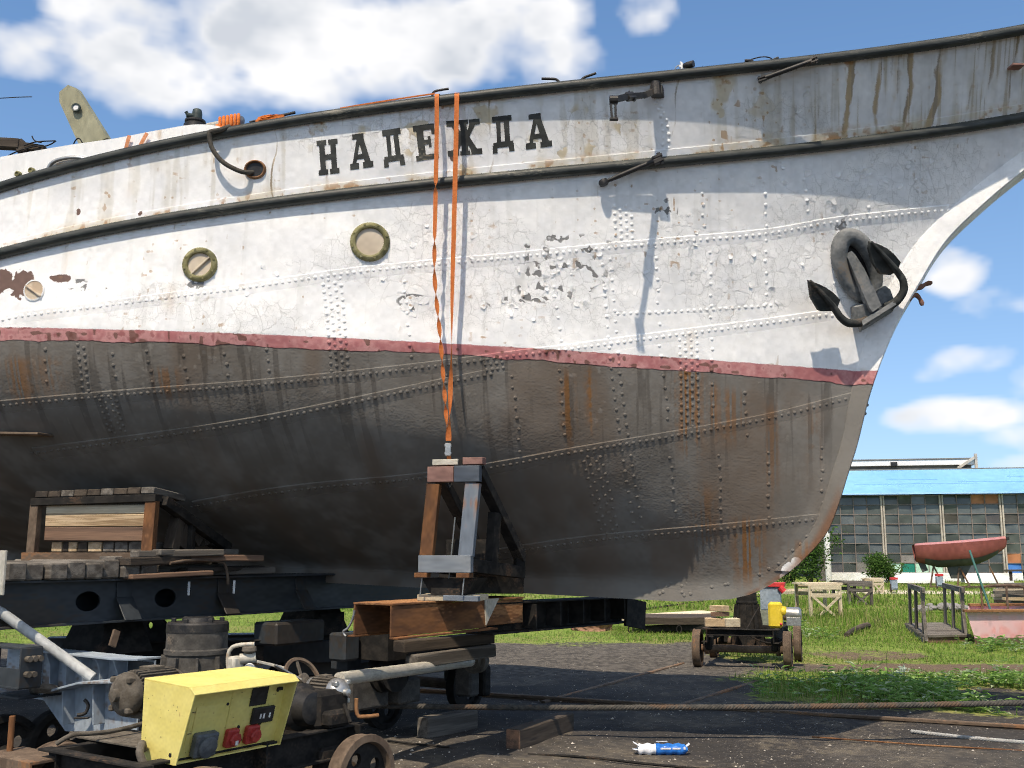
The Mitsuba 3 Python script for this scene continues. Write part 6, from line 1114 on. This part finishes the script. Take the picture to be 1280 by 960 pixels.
# far cart with its jack, yellow unit and blocks
SA, SB = unit([.95, -.30, 0]), unit([.36, .93, 0]); cc = np.array([3.34, 15.5, 0]) + SB * .65; f2 = cart('brown wheeled rail cart with jack and yellow unit behind the bow', cc, SB, SA, 1.28, 1.3, .262, .56, ch=.10)
jack('dark ribbed jack on the cart behind the bow', cc + SA * -.02 + SB * .05, .20, 1.13, .23, .15, 'dark_steel'); M_ = lambda a, b, z: cc + SA * a + SB * b + EZ_ * z
yu = thing('drive_unit', 'bright yellow drive unit with a grey motor on the cart behind the bow', 'machine'); part(yu, 'housing', MB().bar(M_(.47, -.52, .56), M_(.47, -.52, .93), .16, .20, SA, .04), 'yellow_far', 25); part(yu, 'cap', MB().lathe(frame(M_(.56, -.52, .80), SB, SA), [(.07, 0), (.07, .05), (.05, .07), (0, .07)], 16), 'yellow_far', 40); part(yu, 'button', MB().lathe(frame(M_(.56, -.6, .62), SB, SA), [(.02, -.02), (.02, .012), (0, .012)], 10), 'red_lid', 40)
part(yu, 'motor', MB().lathe(frame(M_(.66, -.48, .76), SB, SA), [(0, -.08), (.09, -.08), (.10, 0), (.10, .14), (.07, .17), (0, .17)], 20).box(frame(M_(.72, -.48, .66), SA), (.2, .2, .12)), 'galv', 35)
pc = thing('power_cabinet', 'grey green cabinet with a red lid behind the yellow unit', 'cabinet'); part(pc, 'base', MB().box(frame(M_(.30, .35, .62), SA), (.34, .3, .30)), 'box_green'); part(pc, 'cabinet', MB().box(frame(M_(.30, .35, .95), SA), (.30, .28, .34)), 'box_grey'); part(pc, 'lid', MB().box(frame(M_(.31, .35, 1.155), SA), (.42, .34, .06)).cyl(M_(.46, .2, 1.12), M_(.52, .2, 1.05), .05, 10), 'red_lid', 30)
for a_, b_, z_, s_, yaw, mat, lab in ((-.42, -.42, .62, (.30, .16, .12), .2, 'wood_fresh', 'pale wooden block on the far cart, lowest one at left'), (-.35, -.38, .735, (.20, .20, .06), -.5, 'wood_red', 'dark wedge between wooden blocks on the far cart'), (-.36, -.38, .82, (.26, .15, .08), -.6, 'wood_fresh', 'sawn wooden block on top of the stack on the far cart'), (-.18, -.42, .62, (.22, .14, .12), .5, 'wood_pale', 'tilted wooden block right of the stack on the far cart')):
    one('wood_block', MB().box(frame(M_(a_, b_, z_), SA * math.cos(yaw) + SB * math.sin(yaw), (.25 if 'tilted' in lab else 0, 0, 1)), s_), mat, lab, 'block', d=SA)
one('hose', MB().tube(spline([M_(.22, -.3, .85), M_(.10, -.5, .62), M_(.06, -.6, .5), M_(.2, -.62, .40), M_(.4, -.6, .35)], 24), .012, 7), 'dark_steel', 'thin dark hose hanging over the frame of the far cart', 'hose', smooth=60)
# float, planks and heap in the grass behind the bow
rf = thing('raft_float', 'brown weathered raft slab with hanging rings lying in the grass left of the far cart', 'raft'); a, b = gp(787, 792), gp(884, 792); d = unit(b - a); n_ = np.array([-d[1], d[0], 0]); L = np.linalg.norm(b - a)
part(rf, 'slab', MB().prism(frame(a + [0, 0, .26], d), [(0, .2), (.25, -.15), (L * .6, -.2), (L + .2, .0), (L + .3, 1.2), (.2, 1.2)], .14), 'wood_dark', 25, d); part(rf, 'skid', MB().bar(a + d * .3 + [0, 0, .10], a + d * L + [0, 0, .14], .12, .12), 'dark_steel')
for s in (.0, .62): q = a + d * L * s + [0, -.2, .20]; part(rf, 'ring', MB().tube([q + [.05 * math.sin(t), 0, -.10 + .07 * math.cos(t)] for t in np.linspace(0, 6.28, 14)], .014, 6), 'dark_steel', 60)
one('plank', MB().bar(gp(750, 778) + [0, 0, .06], gp(890, 771) + [0, 0, .10], .9, .08), 'wood_pale', 'wide pale board lying behind the brown raft slab', 'planks', d=RT)
hp = thing('rag_heap', 'reddish brown crumpled heap in the grass under the keel', 'heap'); q = gp(741, 788); t_ = trimesh.creation.icosphere(4, 1.0); v_ = t_.vertices * [.42, .34, .30] * (1 + .7 * (meshkit.fbm(t_.vertices * 2.3, 4, 3) - .5))[:, None] + q + [0, 0, .06]; part(hp, 'rag', (v_, np.array(t_.faces)), 'heap', True)
one('ring_bolt', MB().tube([gp(757, 786) + np.array([.12 * math.cos(t), .02, .03 + .10 * math.sin(t)]) for t in np.linspace(0, 3.14, 12)], .022, 8), 'rust_brown', 'rusty half ring sticking out of the grass by the heap', 'ring', smooth=60)
for pts, lab in (([(700, 772), (760, 768), (850, 757), (880, 753)], 'dark hose lying across the grass under the keel'), ([(925, 752), (955, 746), (990, 742), (1012, 738)], 'dark hose lying across the grass behind the far cart')): one('ground_hose', MB().tube(spline([gp(u, v) + [0, 0, .04] for u, v in pts], 30), .03, 8), 'dark_steel', lab, 'hose', smooth=60)

TABLE.append(mi.Float([float(x) for r in ROWS for x in r]))
